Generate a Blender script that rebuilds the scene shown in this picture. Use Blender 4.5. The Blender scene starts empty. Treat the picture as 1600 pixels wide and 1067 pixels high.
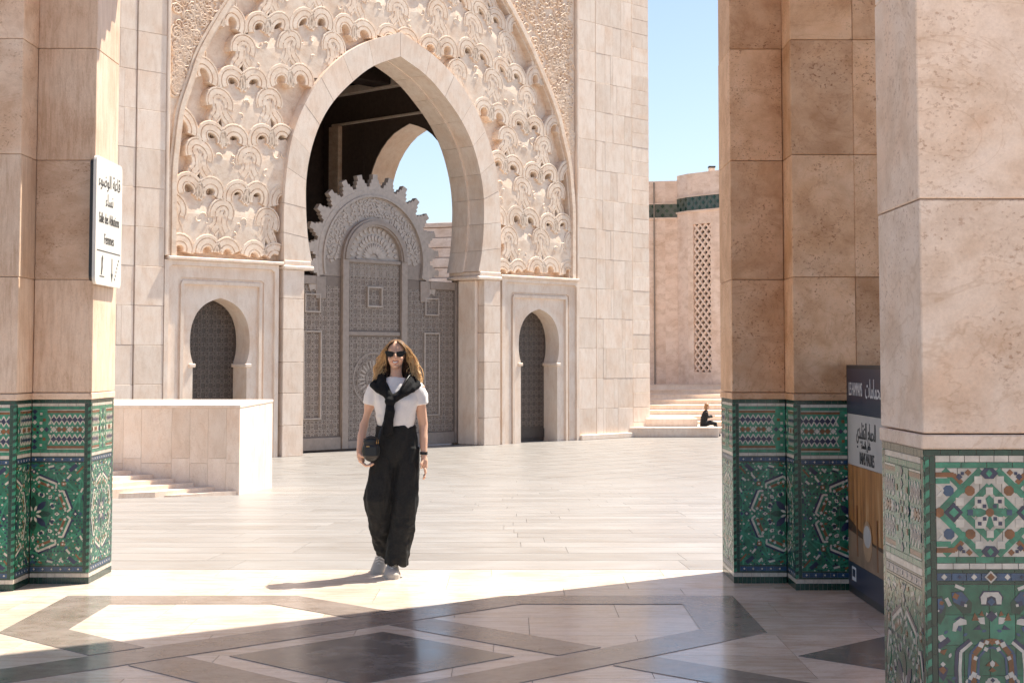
import bpy, math, random
from mathutils import Vector, Matrix
random.seed(7)
R = math.radians
scene = bpy.context.scene
COL = scene.collection

# ------------------------------------------------------------------ camera
cd = bpy.data.cameras.new('camera'); cam = bpy.data.objects.new('camera', cd); COL.objects.link(cam)
cd.sensor_width = 36.0; cd.lens = 36.0*2500/1600; cd.shift_y = -0.0778
cd.clip_start = 0.05; cd.clip_end = 2000
cam.location = (0, 0, 1.56); cam.rotation_euler = (R(90+3.5), 0, 0)
scene.camera = cam

# ------------------------------------------------------------------ sky, sun, exposure
AZ, EL = 38.0, 60.0            # sun azimuth measured from +X towards +Y, elevation
w = bpy.data.worlds.new('World'); scene.world = w; w.use_nodes = True
nt = w.node_tree; nt.nodes.clear()
sky = nt.nodes.new('ShaderNodeTexSky'); sky.sky_type = 'NISHITA'; sky.sun_disc = False
sky.sun_elevation = R(EL); sky.sun_rotation = R(90-AZ); sky.dust_density = 1.3; sky.air_density = 0.85; sky.ozone_density = 0.5
bg = nt.nodes.new('ShaderNodeBackground'); bg.inputs[1].default_value = 0.056
wo = nt.nodes.new('ShaderNodeOutputWorld')
nt.links.new(sky.outputs[0], bg.inputs[0]); nt.links.new(bg.outputs[0], wo.inputs[0])
sd = bpy.data.lights.new('sun', 'SUN'); sd.energy = 3.1; sd.angle = R(0.53); sd.color = (1.0, 0.93, 0.81)
sun = bpy.data.objects.new('sun', sd); COL.objects.link(sun)
sun_dir = Vector((math.cos(R(AZ))*math.cos(R(EL)), math.sin(R(AZ))*math.cos(R(EL)), math.sin(R(EL))))
sun.rotation_euler = sun_dir.to_track_quat('Z', 'Y').to_euler()
vs = scene.view_settings
vs.view_transform = 'Standard'; vs.look = 'None'; vs.gamma = 1.0; vs.use_curve_mapping = False
vs.exposure = 1.78
scene.render.engine = 'CYCLES'
scene.cycles.max_bounces = 8; scene.cycles.diffuse_bounces = 5; scene.cycles.use_denoising = True

# ------------------------------------------------------------------ materials
MATS = {}
def new_mat(name, rough=0.5, metallic=0.0, spec=0.5):
    m = bpy.data.materials.new(name); m.use_nodes = True
    b = m.node_tree.nodes['Principled BSDF']
    b.inputs['Roughness'].default_value = rough; b.inputs['Metallic'].default_value = metallic
    b.inputs['Specular IOR Level'].default_value = spec
    MATS[name] = m
    return m, m.node_tree, b
def N(t, typ, **kw):
    n = t.nodes.new(typ)
    for k, v in kw.items(): setattr(n, k, v)
    return n
def ramp(t, fac, stops):
    r = N(t, 'ShaderNodeValToRGB')
    e = r.color_ramp.elements
    while len(e) < len(stops): e.new(0.5)
    for i, (p, c) in enumerate(stops):
        e[i].position = p; e[i].color = (c[0], c[1], c[2], 1)
    t.links.new(fac, r.inputs[0]); return r
def mix(t, a, b, fac, blend='MIX'):
    m = N(t, 'ShaderNodeMix', data_type='RGBA', blend_type=blend)
    for s, v in ((6, a), (7, b)):
        if isinstance(v, (tuple, list)): m.inputs[s].default_value = (v[0], v[1], v[2], 1)
        else: t.links.new(v, m.inputs[s])
    if isinstance(fac, (int, float)): m.inputs[0].default_value = fac
    else: t.links.new(fac, m.inputs[0])
    return m.outputs[2]
def noise(t, vec, scale, detail=4, rough=0.55, dist=0.0):
    n = N(t, 'ShaderNodeTexNoise'); n.inputs['Scale'].default_value = scale
    n.inputs['Detail'].default_value = detail; n.inputs['Roughness'].default_value = rough; n.inputs['Distortion'].default_value = dist
    t.links.new(vec, n.inputs['Vector']); return n.outputs[0]
def mapped(t, scale=(1,1,1), rnd=True):
    tc = N(t, 'ShaderNodeTexCoord'); mp = N(t, 'ShaderNodeMapping'); mp.inputs['Scale'].default_value = scale
    oi = N(t, 'ShaderNodeObjectInfo')
    if rnd:
        sc = N(t, 'ShaderNodeVectorMath', operation='SCALE'); sc.inputs[0].default_value = (37.1, 53.7, 71.3)
        t.links.new(oi.outputs['Random'], sc.inputs['Scale'])
        ad = N(t, 'ShaderNodeVectorMath', operation='ADD')
        t.links.new(tc.outputs['Object'], ad.inputs[0]); t.links.new(sc.outputs[0], ad.inputs[1])
        t.links.new(ad.outputs[0], mp.inputs[0])
    else: t.links.new(tc.outputs['Object'], mp.inputs[0])
    return mp.outputs[0], oi.outputs['Random']
def stone(name, c1, c2, c3, scale=1.0, rough=0.55, streak=(1,1,5), bump=0.25, pit=0.5, var=0.16, spec=0.4, bdist=0.01, sk=0.75, vein=0.6):
    """polished or honed travertine / marble: cloudy colour, layered streaks, small pits"""
    m, t, b = new_mat(name, rough, 0, spec)
    v, rnd = mapped(t)
    cloud = noise(t, v, 1.6*scale, 6, 0.62, 0.4)
    col = ramp(t, cloud, [(0.3, c2), (0.5, c1), (0.72, c3)]).outputs[0]
    v2, _ = mapped(t, streak)
    st = noise(t, v2, 3.0*scale, 7, 0.65, 0.25)
    stc = ramp(t, st, [(0.38, (0.80, 0.74, 0.68)), (0.55, (1, 1, 1)), (0.7, (1.06, 1.04, 1.02))]).outputs[0]
    col = mix(t, col, stc, sk, 'MULTIPLY')
    vn = noise(t, v2, 1.1*scale, 5, 0.6, 1.6)
    va = N(t, 'ShaderNodeMath', operation='SUBTRACT'); t.links.new(vn, va.inputs[0]); va.inputs[1].default_value = 0.5
    vb = N(t, 'ShaderNodeMath', operation='ABSOLUTE'); t.links.new(va.outputs[0], vb.inputs[0])
    col = mix(t, col, ramp(t, vb.outputs[0], [(0.0, (0.80,0.72,0.64)), (0.014, (1,1,1))]).outputs[0], vein, 'MULTIPLY')
    gr = noise(t, v, 75*scale, 3, 0.7)
    col = mix(t, col, ramp(t, gr, [(0.3, (0.90,0.885,0.87)), (0.7, (1.08,1.085,1.09))]).outputs[0], 0.7, 'MULTIPLY')
    # pits
    pn = noise(t, v2, 34*scale, 4, 0.65)
    big = noise(t, v, 2.7*scale, 3, 0.5)
    pm = N(t, 'ShaderNodeMath', operation='MULTIPLY'); t.links.new(ramp(t, pn, [(0.575, (0,0,0)), (0.64, (1,1,1))]).outputs[0], pm.inputs[0])
    t.links.new(ramp(t, big, [(0.42, (0,0,0)), (0.60, (1,1,1))]).outputs[0], pm.inputs[1])
    pf = N(t, 'ShaderNodeMath', operation='MULTIPLY'); t.links.new(pm.outputs[0], pf.inputs[0]); pf.inputs[1].default_value = pit
    col = mix(t, col, (c2[0]*0.55, c2[1]*0.45, c2[2]*0.4), pf.outputs[0])
    # each block its own tone
    vr = ramp(t, rnd, [(0.0, (1-var, 1-var*1.15, 1-var*1.3)), (0.5, (1, 1, 1)), (1.0, (1+var*0.5, 1+var*0.4, 1+var*0.35))]).outputs[0]
    col = mix(t, col, vr, 1.0, 'MULTIPLY')
    t.links.new(col, b.inputs['Base Color'])
    bm = N(t, 'ShaderNodeBump'); bm.inputs['Strength'].default_value = bump; bm.inputs['Distance'].default_value = bdist
    sub = N(t, 'ShaderNodeMath', operation='SUBTRACT'); t.links.new(st, sub.inputs[0]); t.links.new(pf.outputs[0], sub.inputs[1])
    t.links.new(sub.outputs[0], bm.inputs['Height']); t.links.new(bm.outputs[0], b.inputs['Normal'])
    rr = N(t, 'ShaderNodeMapRange'); rr.inputs['To Min'].default_value = rough-0.08; rr.inputs['To Max'].default_value = rough+0.12
    t.links.new(cloud, rr.inputs[0]); t.links.new(rr.outputs[0], b.inputs['Roughness'])
    return m
def plain(name, c, rough=0.5, metallic=0.0, var=0.08, spec=0.5, nscale=8, bump=0.0):
    m, t, b = new_mat(name, rough, metallic, spec)
    v, rnd = mapped(t)
    n = noise(t, v, nscale, 4)
    lo = tuple(x*(1-var*1.6) for x in c); hi = tuple(min(1, x*(1+var*1.6)) for x in c)
    col = ramp(t, n, [(0.3, lo), (0.7, hi)]).outputs[0]
    vr = ramp(t, rnd, [(0, (1-var,)*3), (1, (1+var,)*3)]).outputs[0]
    t.links.new(mix(t, col, vr, 1.0, 'MULTIPLY'), b.inputs['Base Color'])
    if bump:
        bm = N(t, 'ShaderNodeBump'); bm.inputs['Strength'].default_value = bump; bm.inputs['Distance'].default_value = 0.005
        t.links.new(n, bm.inputs['Height']); t.links.new(bm.outputs[0], b.inputs['Normal'])
    return m

GATE = stone('gate_limestone', (0.83,0.695,0.58), (0.79,0.615,0.48), (0.86,0.755,0.655), 0.8, 0.6, (2.5,2.5,0.8), 0.10, 0.2, 0.075, sk=0.4, vein=0.35)
CARVE = stone('carved_limestone', (0.84,0.69,0.555), (0.79,0.60,0.45), (0.87,0.75,0.63), 1.5, 0.65, (1,1,1.5), 0.3, 0.35, 0.05, sk=0.5)
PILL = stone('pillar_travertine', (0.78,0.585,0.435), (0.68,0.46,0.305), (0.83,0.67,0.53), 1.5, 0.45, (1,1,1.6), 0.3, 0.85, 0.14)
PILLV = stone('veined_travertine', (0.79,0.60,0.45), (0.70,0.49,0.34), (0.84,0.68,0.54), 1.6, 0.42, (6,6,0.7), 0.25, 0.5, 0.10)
RUSTSHADE = stone('rusty_shaded_travertine', (0.68,0.42,0.245), (0.52,0.275,0.125), (0.74,0.51,0.335), 1.5, 0.45, (1,1,1.3), 0.3, 0.95, 0.14)  # rust staining, with the warm tone of the shadows put into the colour
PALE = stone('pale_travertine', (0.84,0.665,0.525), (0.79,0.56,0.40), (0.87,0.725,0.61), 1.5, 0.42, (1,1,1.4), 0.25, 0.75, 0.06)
PAVE = stone('paving_marble', (0.300,0.286,0.274), (0.277,0.257,0.239), (0.323,0.314,0.304), 0.9, 0.34, (0.5,2.2,1), 0.04, 0.12, 0.11, 0.4, sk=0.4, vein=0.3)
JOINT = plain('joint_mortar', (0.24,0.20,0.165), 0.8)
FLOORM = stone('polished_cream_marble', (0.73,0.63,0.54), (0.65,0.53,0.43), (0.79,0.70,0.62), 1.2, 0.15, (1,4,1), 0.02, 0.35, 0.10, 0.6, 0.004)
GREYM = stone('polished_grey_marble', (0.30,0.25,0.22), (0.255,0.21,0.18), (0.34,0.29,0.26), 2.0, 0.15, (1,1.5,1), 0.03, 0.2, 0.05, 0.5, 0.004)
DARKM = stone('polished_black_marble', (0.20,0.182,0.168), (0.16,0.145,0.134), (0.24,0.225,0.21), 2.5, 0.15, (1,1.5,1), 0.03, 0.2, 0.05, 0.5, 0.004)
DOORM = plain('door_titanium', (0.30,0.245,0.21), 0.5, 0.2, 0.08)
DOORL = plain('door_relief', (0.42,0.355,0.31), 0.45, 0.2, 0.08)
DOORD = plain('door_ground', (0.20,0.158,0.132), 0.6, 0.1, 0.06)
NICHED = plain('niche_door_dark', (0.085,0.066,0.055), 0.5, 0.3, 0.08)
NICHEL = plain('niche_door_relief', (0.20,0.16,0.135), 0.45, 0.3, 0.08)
DARKBROWN = plain('dark_brown', (0.050,0.034,0.027), 0.65, 0, 0.15, 0.3)  # the shade inside the gate hall is put into this dark colour
FARST = stone('far_limestone', (0.82,0.65,0.54), (0.76,0.57,0.45), (0.85,0.70,0.60), 0.5, 0.65, (1,1,2), 0.05, 0.15, 0.06)
TGREEN = plain('green_tile', (0.013,0.125,0.066), 0.22, 0, 0.22, 0.6, 30)
TGREEN2 = plain('jade_tile', (0.03,0.20,0.115), 0.22, 0, 0.22, 0.6, 30)
TDGREEN = plain('dark_green_tile', (0.006,0.040,0.024), 0.22, 0, 0.25, 0.6, 30)
TWHITE = plain('white_tile', (0.56,0.50,0.42), 0.25, 0, 0.12, 0.55, 30)
TNAVY = plain('navy_tile', (0.012,0.018,0.055), 0.22, 0, 0.2, 0.6, 30)
TBLUE = plain('blue_tile', (0.022,0.062,0.125), 0.22, 0, 0.2, 0.6, 30)
TBROWN = plain('brown_tile', (0.19,0.070,0.022), 0.25, 0, 0.2, 0.55, 30)
GROUT = plain('grout', (0.22,0.20,0.17), 0.85)
BLACKFR = plain('black_frame', (0.02,0.02,0.022), 0.4)
SIGNW = plain('sign_cream', (0.66,0.63,0.57), 0.45, 0, 0.03)
SIGNT = plain('sign_lettering', (0.06,0.055,0.05), 0.6)
TM = {'g': TGREEN, 'j': TGREEN2, 'd': TDGREEN, 'w': TWHITE, 'n': TNAVY, 'b': TBLUE, 'r': TBROWN, 'x': GROUT}
TKEYS = list(TM)

# ------------------------------------------------------------------ mesh helpers
def mesh_obj(name, verts, faces, mat, parent=None, smooth=False, fm=None, recalc=False):
    me = bpy.data.meshes.new(name); me.from_pydata([tuple(v) for v in verts], [], faces)
    mats = mat if isinstance(mat, (list, tuple)) else [mat]
    for m in mats: me.materials.append(m)
    if fm: me.polygons.foreach_set('material_index', fm)
    if smooth: me.polygons.foreach_set('use_smooth', [True]*len(me.polygons))
    me.update()
    if recalc:
        import bmesh
        b = bmesh.new(); b.from_mesh(me); bmesh.ops.recalc_face_normals(b, faces=b.faces); b.to_mesh(me); b.free()
    o = bpy.data.objects.new(name, me); COL.objects.link(o)
    if parent: o.parent = parent
    return o
def empty(name, loc=(0,0,0), rz=0, label=None, cat=None, group=None):
    o = bpy.data.objects.new(name, None); o.empty_display_size = 0.2; COL.objects.link(o)
    o.location = loc; o.rotation_euler = (0, 0, rz)
    if label: tag(o, label, cat, group)
    return o
def tag(o, label, cat, group=None):
    o['label'] = label; o['category'] = cat; o['kind'] = 'thing'
    if group: o['group'] = group
    return o
def struct(o): o['kind'] = 'structure'; return o
def stuff(o): o['kind'] = 'stuff'; return o
class MB:
    def __init__(s): s.v = []; s.f = []; s.m = []
    def add(s, v, f, mi=0):
        o = len(s.v); s.v += [tuple(p) for p in v]; s.f += [tuple(i+o for i in q) for q in f]; s.m += [mi]*len(f)
    def build(s, name, mat, parent=None, smooth=False, recalc=False):
        return mesh_obj(name, s.v, s.f, mat, parent, smooth, s.m, recalc)
def cbox(x0, x1, y0, y1, z0, z1, c=0.004):
    """box with chamfered edges: 24 vertices, 26 faces"""
    if x0 > x1: x0, x1 = x1, x0
    if y0 > y1: y0, y1 = y1, y0
    if z0 > z1: z0, z1 = z1, z0
    c = min(c, (x1-x0)*0.3, (y1-y0)*0.3, (z1-z0)*0.3)
    V = []; idx = {}
    for i in (0, 1):
        for j in (0, 1):
            for k in (0, 1):
                X = (x0, x1)[i]; Y = (y0, y1)[j]; Z = (z0, z1)[k]
                sx = c if i == 0 else -c; sy = c if j == 0 else -c; sz = c if k == 0 else -c
                idx[i,j,k,0] = len(V); V.append((X, Y+sy, Z+sz))
                idx[i,j,k,1] = len(V); V.append((X+sx, Y, Z+sz))
                idx[i,j,k,2] = len(V); V.append((X+sx, Y+sy, Z))
    Fc = []
    g = lambda i,j,k,a: idx[i,j,k,a]
    for s in (0, 1):
        q = [g(s,0,0,0), g(s,1,0,0), g(s,1,1,0), g(s,0,1,0)]; Fc.append(q if s else q[::-1])
        q = [g(0,s,0,1), g(0,s,1,1), g(1,s,1,1), g(1,s,0,1)]; Fc.append(q if s else q[::-1])
        q = [g(0,0,s,2), g(1,0,s,2), g(1,1,s,2), g(0,1,s,2)]; Fc.append(q if s else q[::-1])
    for a in (0, 1):
        for b in (0, 1):
            q = [g(0,a,b,1), g(1,a,b,1), g(1,a,b,2), g(0,a,b,2)]; Fc.append(q if (a ^ b) == 0 else q[::-1])
            q = [g(a,0,b,2), g(a,1,b,2), g(a,1,b,0), g(a,0,b,0)]; Fc.append(q if (a ^ b) == 0 else q[::-1])
            q = [g(a,b,0,0), g(a,b,1,0), g(a,b,1,1), g(a,b,0,1)]; Fc.append(q if (a ^ b) == 0 else q[::-1])
    for i in (0, 1):
        for j in (0, 1):
            for k in (0, 1):
                q = [g(i,j,k,0), g(i,j,k,1), g(i,j,k,2)]; Fc.append(q if (i+j+k) % 2 else q[::-1])
    return V, [tuple(q) for q in Fc]
def block(name, x0, x1, y0, y1, z0, z1, mat, parent=None, c=0.004):
    v, f = cbox(x0, x1, y0, y1, z0, z1, c)
    return mesh_obj(name, v, f, mat, parent, recalc=True)
def prism(poly, P, d0, d1):
    """extrude a 2-D polygon; P(u, v, d) gives the point"""
    n = len(poly)
    v = [P(a, b, d0) for a, b in poly] + [P(a, b, d1) for a, b in poly]
    f = [tuple(range(n, 2*n)), tuple(range(n-1, -1, -1))] + [(i, (i+1) % n, n+(i+1) % n, n+i) for i in range(n)]
    return v, f
def clip_half(poly, a, b, c):
    """keep a*x+b*y<=c"""
    out = []
    for i in range(len(poly)):
        p, q = poly[i], poly[(i+1) % len(poly)]
        dp = a*p[0]+b*p[1]-c; dq = a*q[0]+b*q[1]-c
        if dp <= 0: out.append(p)
        if (dp < 0 < dq) or (dq < 0 < dp):
            t = dp/(dp-dq); out.append((p[0]+(q[0]-p[0])*t, p[1]+(q[1]-p[1])*t))
    return out
def clip_rect(poly, u0, u1, v0, v1):
    for a, b, c in ((-1,0,-u0), (1,0,u1), (0,-1,-v0), (0,1,v1)):
        poly = clip_half(poly, a, b, c)
        if len(poly) < 3: return []
    return poly
def area(p): return 0.5*sum(p[i][0]*p[(i+1)%len(p)][1]-p[(i+1)%len(p)][0]*p[i][1] for i in range(len(p)))
def spline(pts, n):
    """Catmull-Rom through pts, n samples, even in parameter"""
    out = []; m = len(pts)-1
    for i in range(n):
        t = i/(n-1)*m; k = min(int(t), m-1); u = t-k
        p0 = pts[max(k-1,0)]; p1 = pts[k]; p2 = pts[k+1]; p3 = pts[min(k+2,m)]
        out.append(tuple(0.5*((2*b)+(-a+c)*u+(2*a-5*b+4*c-d)*u*u+(-a+3*b-3*c+d)*u**3) for a,b,c,d in zip(p0,p1,p2,p3)))
    return out
def strip_solid(A, B, y0, y1, back=True):
    """solid between two curves of (x,z) in a vertical plane, from depth y0 (front) to y1"""
    n = len(A); v = []; f = []
    for (ax, az), (bx, bz) in zip(A, B):
        v += [(ax,y0,az), (bx,y0,bz), (bx,y1,bz), (ax,y1,az)]
    for i in range(n-1):
        a = 4*i; b = a+4
        f += [(a,a+1,b+1,b), (a+1,a+2,b+2,b+1), (a+3,a,b,b+3)]
        if back: f.append((a+2,a+3,b+3,b+2))
    f += [(0,3,2,1), (4*n-4,4*n-3,4*n-2,4*n-1)]
    return v, f
def sweep2d(path, prof):
    """sweep a profile of (offset, depth) along a path of (x,z)"""
    n = len(path); k = len(prof); v = []; f = []
    for i, (x, z) in enumerate(path):
        a = path[max(i-1,0)]; b = path[min(i+1,n-1)]
        dx, dz = b[0]-a[0], b[1]-a[1]; l = math.hypot(dx, dz) or 1
        nx, nz = -dz/l, dx/l
        for o, y in prof: v.append((x+nx*o, y, z+nz*o))
    for i in range(n-1):
        for j in range(k-1):
            a = i*k+j; f.append((a, a+1, a+k+1, a+k))
    f += [tuple(range(k)), tuple(range((n-1)*k+k-1, (n-1)*k-1, -1))]
    return v, f
def tube(path, rad, seg=8, cap=True):
    """round tube along 3-D points; rad a number or list"""
    n = len(path); v = []; f = []
    up0 = Vector((0.13, 0.2, 1)).normalized()
    for i, p in enumerate(path):
        p = Vector(p); a = Vector(path[max(i-1,0)]); b = Vector(path[min(i+1,n-1)])
        d = (b-a); d = d.normalized() if d.length > 1e-9 else Vector((0,0,1))
        s = d.cross(up0)
        if s.length < 0.05: s = d.cross(Vector((1,0,0)))
        s.normalize(); u = s.cross(d)
        r = rad[i] if isinstance(rad, (list, tuple)) else rad
        for j in range(seg):
            t = 2*math.pi*j/seg
            v.append(p+s*(math.cos(t)*r)+u*(math.sin(t)*r))
    for i in range(n-1):
        for j in range(seg):
            a = i*seg+j; b = i*seg+(j+1) % seg
            f.append((a, b, b+seg, a+seg))
    if cap: f += [tuple(range(seg-1,-1,-1)), tuple(range((n-1)*seg, n*seg))]
    return v, f
def text_mesh(s, size, align='CENTER'):
    cu = bpy.data.curves.new('txt', 'FONT'); cu.body = s; cu.size = size; cu.align_x = align; cu.align_y = 'CENTER'; cu.extrude = 0.0008
    cu.resolution_u = 3
    o = bpy.data.objects.new('txt', cu); COL.objects.link(o)
    dg = bpy.context.evaluated_depsgraph_get(); ev = o.evaluated_get(dg)
    me = bpy.data.meshes.new_from_object(ev, depsgraph=dg)
    bpy.data.objects.remove(o); bpy.data.curves.remove(cu)
    return me
def text_on(name, s, size, mat, parent, origin, u, v, n, xscale=1.0):
    """lettering laid on a plane: u right, v up, n outwards"""
    me = text_mesh(s, size); me.name = name
    M = Matrix((( u[0]*xscale, v[0], n[0], origin[0]), (u[1]*xscale, v[1], n[1], origin[1]), (u[2]*xscale, v[2], n[2], origin[2]), (0,0,0,1)))
    me.transform(M); me.materials.clear(); me.materials.append(mat)
    o = bpy.data.objects.new(name, me); COL.objects.link(o); o.parent = parent
    return o
AR = {'ا':(0xFE8D,0xFE8E,0,0),'ب':(0xFE8F,0xFE90,0xFE91,0xFE92),'ة':(0xFE93,0xFE94,0,0),'ت':(0xFE95,0xFE96,0xFE97,0xFE98),
 'ح':(0xFEA1,0xFEA2,0xFEA3,0xFEA4),'خ':(0xFEA5,0xFEA6,0xFEA7,0xFEA8),'د':(0xFEA9,0xFEAA,0,0),'س':(0xFEB1,0xFEB2,0xFEB3,0xFEB4),
 'ص':(0xFEB9,0xFEBA,0xFEBB,0xFEBC),'ض':(0xFEBD,0xFEBE,0xFEBF,0xFEC0),'ع':(0xFEC9,0xFECA,0xFECB,0xFECC),'ق':(0xFED5,0xFED6,0xFED7,0xFED8),
 'ل':(0xFEDD,0xFEDE,0xFEDF,0xFEE0),'م':(0xFEE1,0xFEE2,0xFEE3,0xFEE4),'ن':(0xFEE5,0xFEE6,0xFEE7,0xFEE8),'و':(0xFEED,0xFEEE,0,0),
 'ي':(0xFEF1,0xFEF2,0xFEF3,0xFEF4),'ء':(0xFE80,0,0,0)}
def arabic(s):
    out = []
    for i, ch in enumerate(s):
        if ch not in AR: out.append(ch); continue
        fm = AR[ch]
        pv = i > 0 and s[i-1] in AR and AR[s[i-1]][2] and fm[1]
        nx = i+1 < len(s) and s[i+1] in AR and AR[s[i+1]][1] and fm[2]
        out.append(chr(fm[3] if pv and nx else fm[1] if pv else fm[2] if nx else fm[0]))
    return ''.join(reversed(out))

# ------------------------------------------------------------------ ground: a level portico, a plaza that falls gently to the gate
Y0, Y1, ZG = 12.05, 36.0, -1.092
def gz(y): return 0.0 if y <= Y0 else ZG if y >= Y1 else ZG*(y-Y0)/(Y1-Y0)
B = 600
gv = [(-B,-B,-0.03),(B,-B,-0.03),(B,Y0,-0.03),(-B,Y0,-0.03),(B,Y1,ZG-0.03),(-B,Y1,ZG-0.03),(B,B*2,ZG-0.03),(-B,B*2,ZG-0.03)]
ground = struct(mesh_obj('ground', gv, [(0,1,2,3),(3,2,4,5),(5,4,6,7)], JOINT))
outer = MB()
for (xa, xb) in ((-B, -30), (30, B)):
    outer.add([(xa,Y0,0),(xb,Y0,0),(xb,Y1,ZG),(xa,Y1,ZG)], [(0,1,2,3)])
outer.add([(-B,Y1+40,ZG),(B,Y1+40,ZG),(B,B*2,ZG),(-B,B*2,ZG)], [(0,1,2,3)])
outer.add([(-B,Y1,ZG),(-24,Y1,ZG),(-24,Y1+40,ZG),(-B,Y1+40,ZG)], [(0,1,2,3)])
outer.add([(34,Y1,ZG),(B,Y1,ZG),(B,Y1+40,ZG),(34,Y1+40,ZG)], [(0,1,2,3)])
outer.add([(-B,-B,0),(B,-B,0),(B,-6,0),(-B,-6,0)], [(0,1,2,3)], 1)  # unseen floor behind the camera, cream marble added to bounce light onto the pillars
struct(outer.build('outer_pavement', [PAVE, FLOORM]))
plaza = struct(mesh_obj('plaza_paving', [(-30,Y0+0.005,-0.015),(30,Y0+0.005,-0.015),(30,Y1,ZG-0.015),(-30,Y1,ZG-0.015)], [(0,1,2,3)], JOINT))
def slab_poly(poly, zf, th=0.03):
    n = len(poly)
    v = [(x, y, zf(y)) for x, y in poly]+[(x, y, zf(y)-th) for x, y in poly]
    f = [tuple(range(n))]+[(i, n+i, n+(i+1) % n, (i+1) % n) for i in range(n)]
    return v, f
rg = random.Random(3)
cand = []
y = Y0+0.012; r = 0
while y < Y1-0.1:
    d = min([0.86, 0.78, 0.72, 0.66][min(r,3)]+rg.uniform(-0.03,0.03), Y1-y)
    half = 0.37*y+2.2
    x = -half-rg.uniform(0,1.5)
    while x < half:
        L = rg.choice([1.15,1.5,1.9,2.3])*(1+0.012*(y-12))
        vis = abs(x+L/2) < 0.335*(y+d)+L/2
        cand.append((y, x, x+L, d, vis)); x += L
    y += d; r += 1
J = 0.0075
vis_c = [c for c in cand if c[4]][:300]
vset = set(vis_c)
rest = MB()
for c in cand:
    yy, xa, xb, d, _ = c
    v, f = slab_poly([(xa+J*0.25,yy+J),(xb-J*0.25,yy+J),(xb-J*0.25,yy+d-J),(xa+J*0.25,yy+d-J)], gz)
    cx, cy = (xa+xb)/2, yy+d/2; cz = gz(cy)
    if c in vset:
        o = mesh_obj('paving_slab', [(p[0]-cx,p[1]-cy,p[2]-cz) for p in v], f, PAVE, plaza); o.location = (cx,cy,cz)
    else: rest.add(v, f)
stuff(rest.build('paving_slabs_beyond', PAVE, plaza))
# paving laid parallel to the gate beyond the ramp
far = MB(); T45 = (math.sqrt(.5), math.sqrt(.5)); Nn = (math.sqrt(.5), -math.sqrt(.5))
q = -80.0
while q < 5:
    d = 1.0; s = -20+rg.uniform(0,2)
    while s < 90:
        L = rg.choice([1.6,2.2,2.8])
        P = lambda a, b: (T45[0]*a+Nn[0]*b, T45[1]*a+Nn[1]*b)
        pl = [P(s+.008,q+.01), P(s+L-.008,q+.01), P(s+L-.008,q+d-.01), P(s+.008,q+d-.01)]
        cx = sum(p[0] for p in pl)/4; cy = sum(p[1] for p in pl)/4
        if -24 < cx < 34 and cy < Y1+41:
            pl = clip_half(pl, 0, -1, -(Y1+0.006))
            if len(pl) > 2:
                if area(pl) < 0: pl = pl[::-1]
                v, f = slab_poly(pl, lambda y: ZG); far.add(v, f)
        s += L
    q += d
far_o = far.build('gate_forecourt_paving', PAVE); struct(far_o)

# ------------------------------------------------------------------ portico floor with inlaid strapwork
pf = struct(mesh_obj('portico_floor', [(-9,-6,-0.006),(9,-6,-0.006),(9,Y0,-0.006),(-9,Y0,-0.006)], [(0,1,2,3)], JOINT))
side = MB()
for (xa,xb,ya,yb) in ((-9,9,-6,3.0),(-9,-5.2,3.0,Y0),(5.2,9,3.0,Y0)):
    side.add([(xa,ya,-0.001),(xb,ya,-0.001),(xb,yb,-0.001),(xa,yb,-0.001)], [(0,1,2,3)])
stuff(side.build('floor_slabs_beyond', FLOORM, pf))
y = 3.0
while y < Y0-0.05:
    d = min(0.62, Y0-y); x = -5.2-rg.uniform(0,0.5)*0
    while x < 5.2-0.05:
        L = min(rg.choice([0.8,1.0,1.25]), 5.2-x)
        if 5.2-(x+L) < 0.3: L = 5.2-x
        v, f = slab_poly([(-L/2+.0015,-d/2+.0015),(L/2-.0015,-d/2+.0015),(L/2-.0015,d/2-.0015),(-L/2+.0015,d/2-.0015)], lambda y: 0, 0.02)
        o = mesh_obj('floor_slab', v, f, FLOORM, pf); o.location = (x+L/2, y+d/2, 0.0)
        x += L
    y += d
FC = (-0.74, 8.55)
def inlay(poly, mat, z=0.0035):
    poly = [(FC[0]+a, FC[1]+b) for a, b in poly]
    if area(poly) < 0: poly = poly[::-1]
    cx = sum(p[0] for p in poly)/len(poly); cy = sum(p[1] for p in poly)/len(poly)
    v, f = slab_poly([(a-cx, b-cy) for a, b in poly], lambda y: 0, 0.003)
    o = mesh_obj('inlay', v, f, mat, pf); o.location = (cx, cy, z)
for sx in (1,-1):
    for sy in (1,-1):
        inlay([(sx*a, sy*b) for a, b in [(-2.2,2.16),(-.68,2.16),(-.80,1.80),(-1.83,1.80),(-1.83,.83),(-2.2,.72)]], GREYM)
g = 0.035
for s in (1,-1):      # two ribbons run through, the two crossing them pass under with a thin cream gap
    inlay([(s*a, s*b) for a, b in [(-2.2,-.72),(.68,2.16),(.80,1.80),(-1.83,-.83)]], GREYM)
    D = [(s*a, s*b) for a, b in [(2.2,-.72),(-.68,2.16),(-.80,1.80),(1.83,-.83)]]
    for lo, hi in ((1.48+g, 9), (-1.0+g, 1.0-g), (-9, -1.48-g)):
        pl = clip_half(clip_half(D, -1, 1, hi), 1, -1, -lo)
        if len(pl) > 2: inlay(pl, GREYM)
for (du, dv) in ((0,0),(3.0,0),(-3.0,0),(0,-4.3),(3.0,-4.3),(-3.0,-4.3)):
    inlay([(du-.75,dv),(du,dv+.75),(du+.75,dv),(du,dv-.75)], DARKM)

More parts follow.
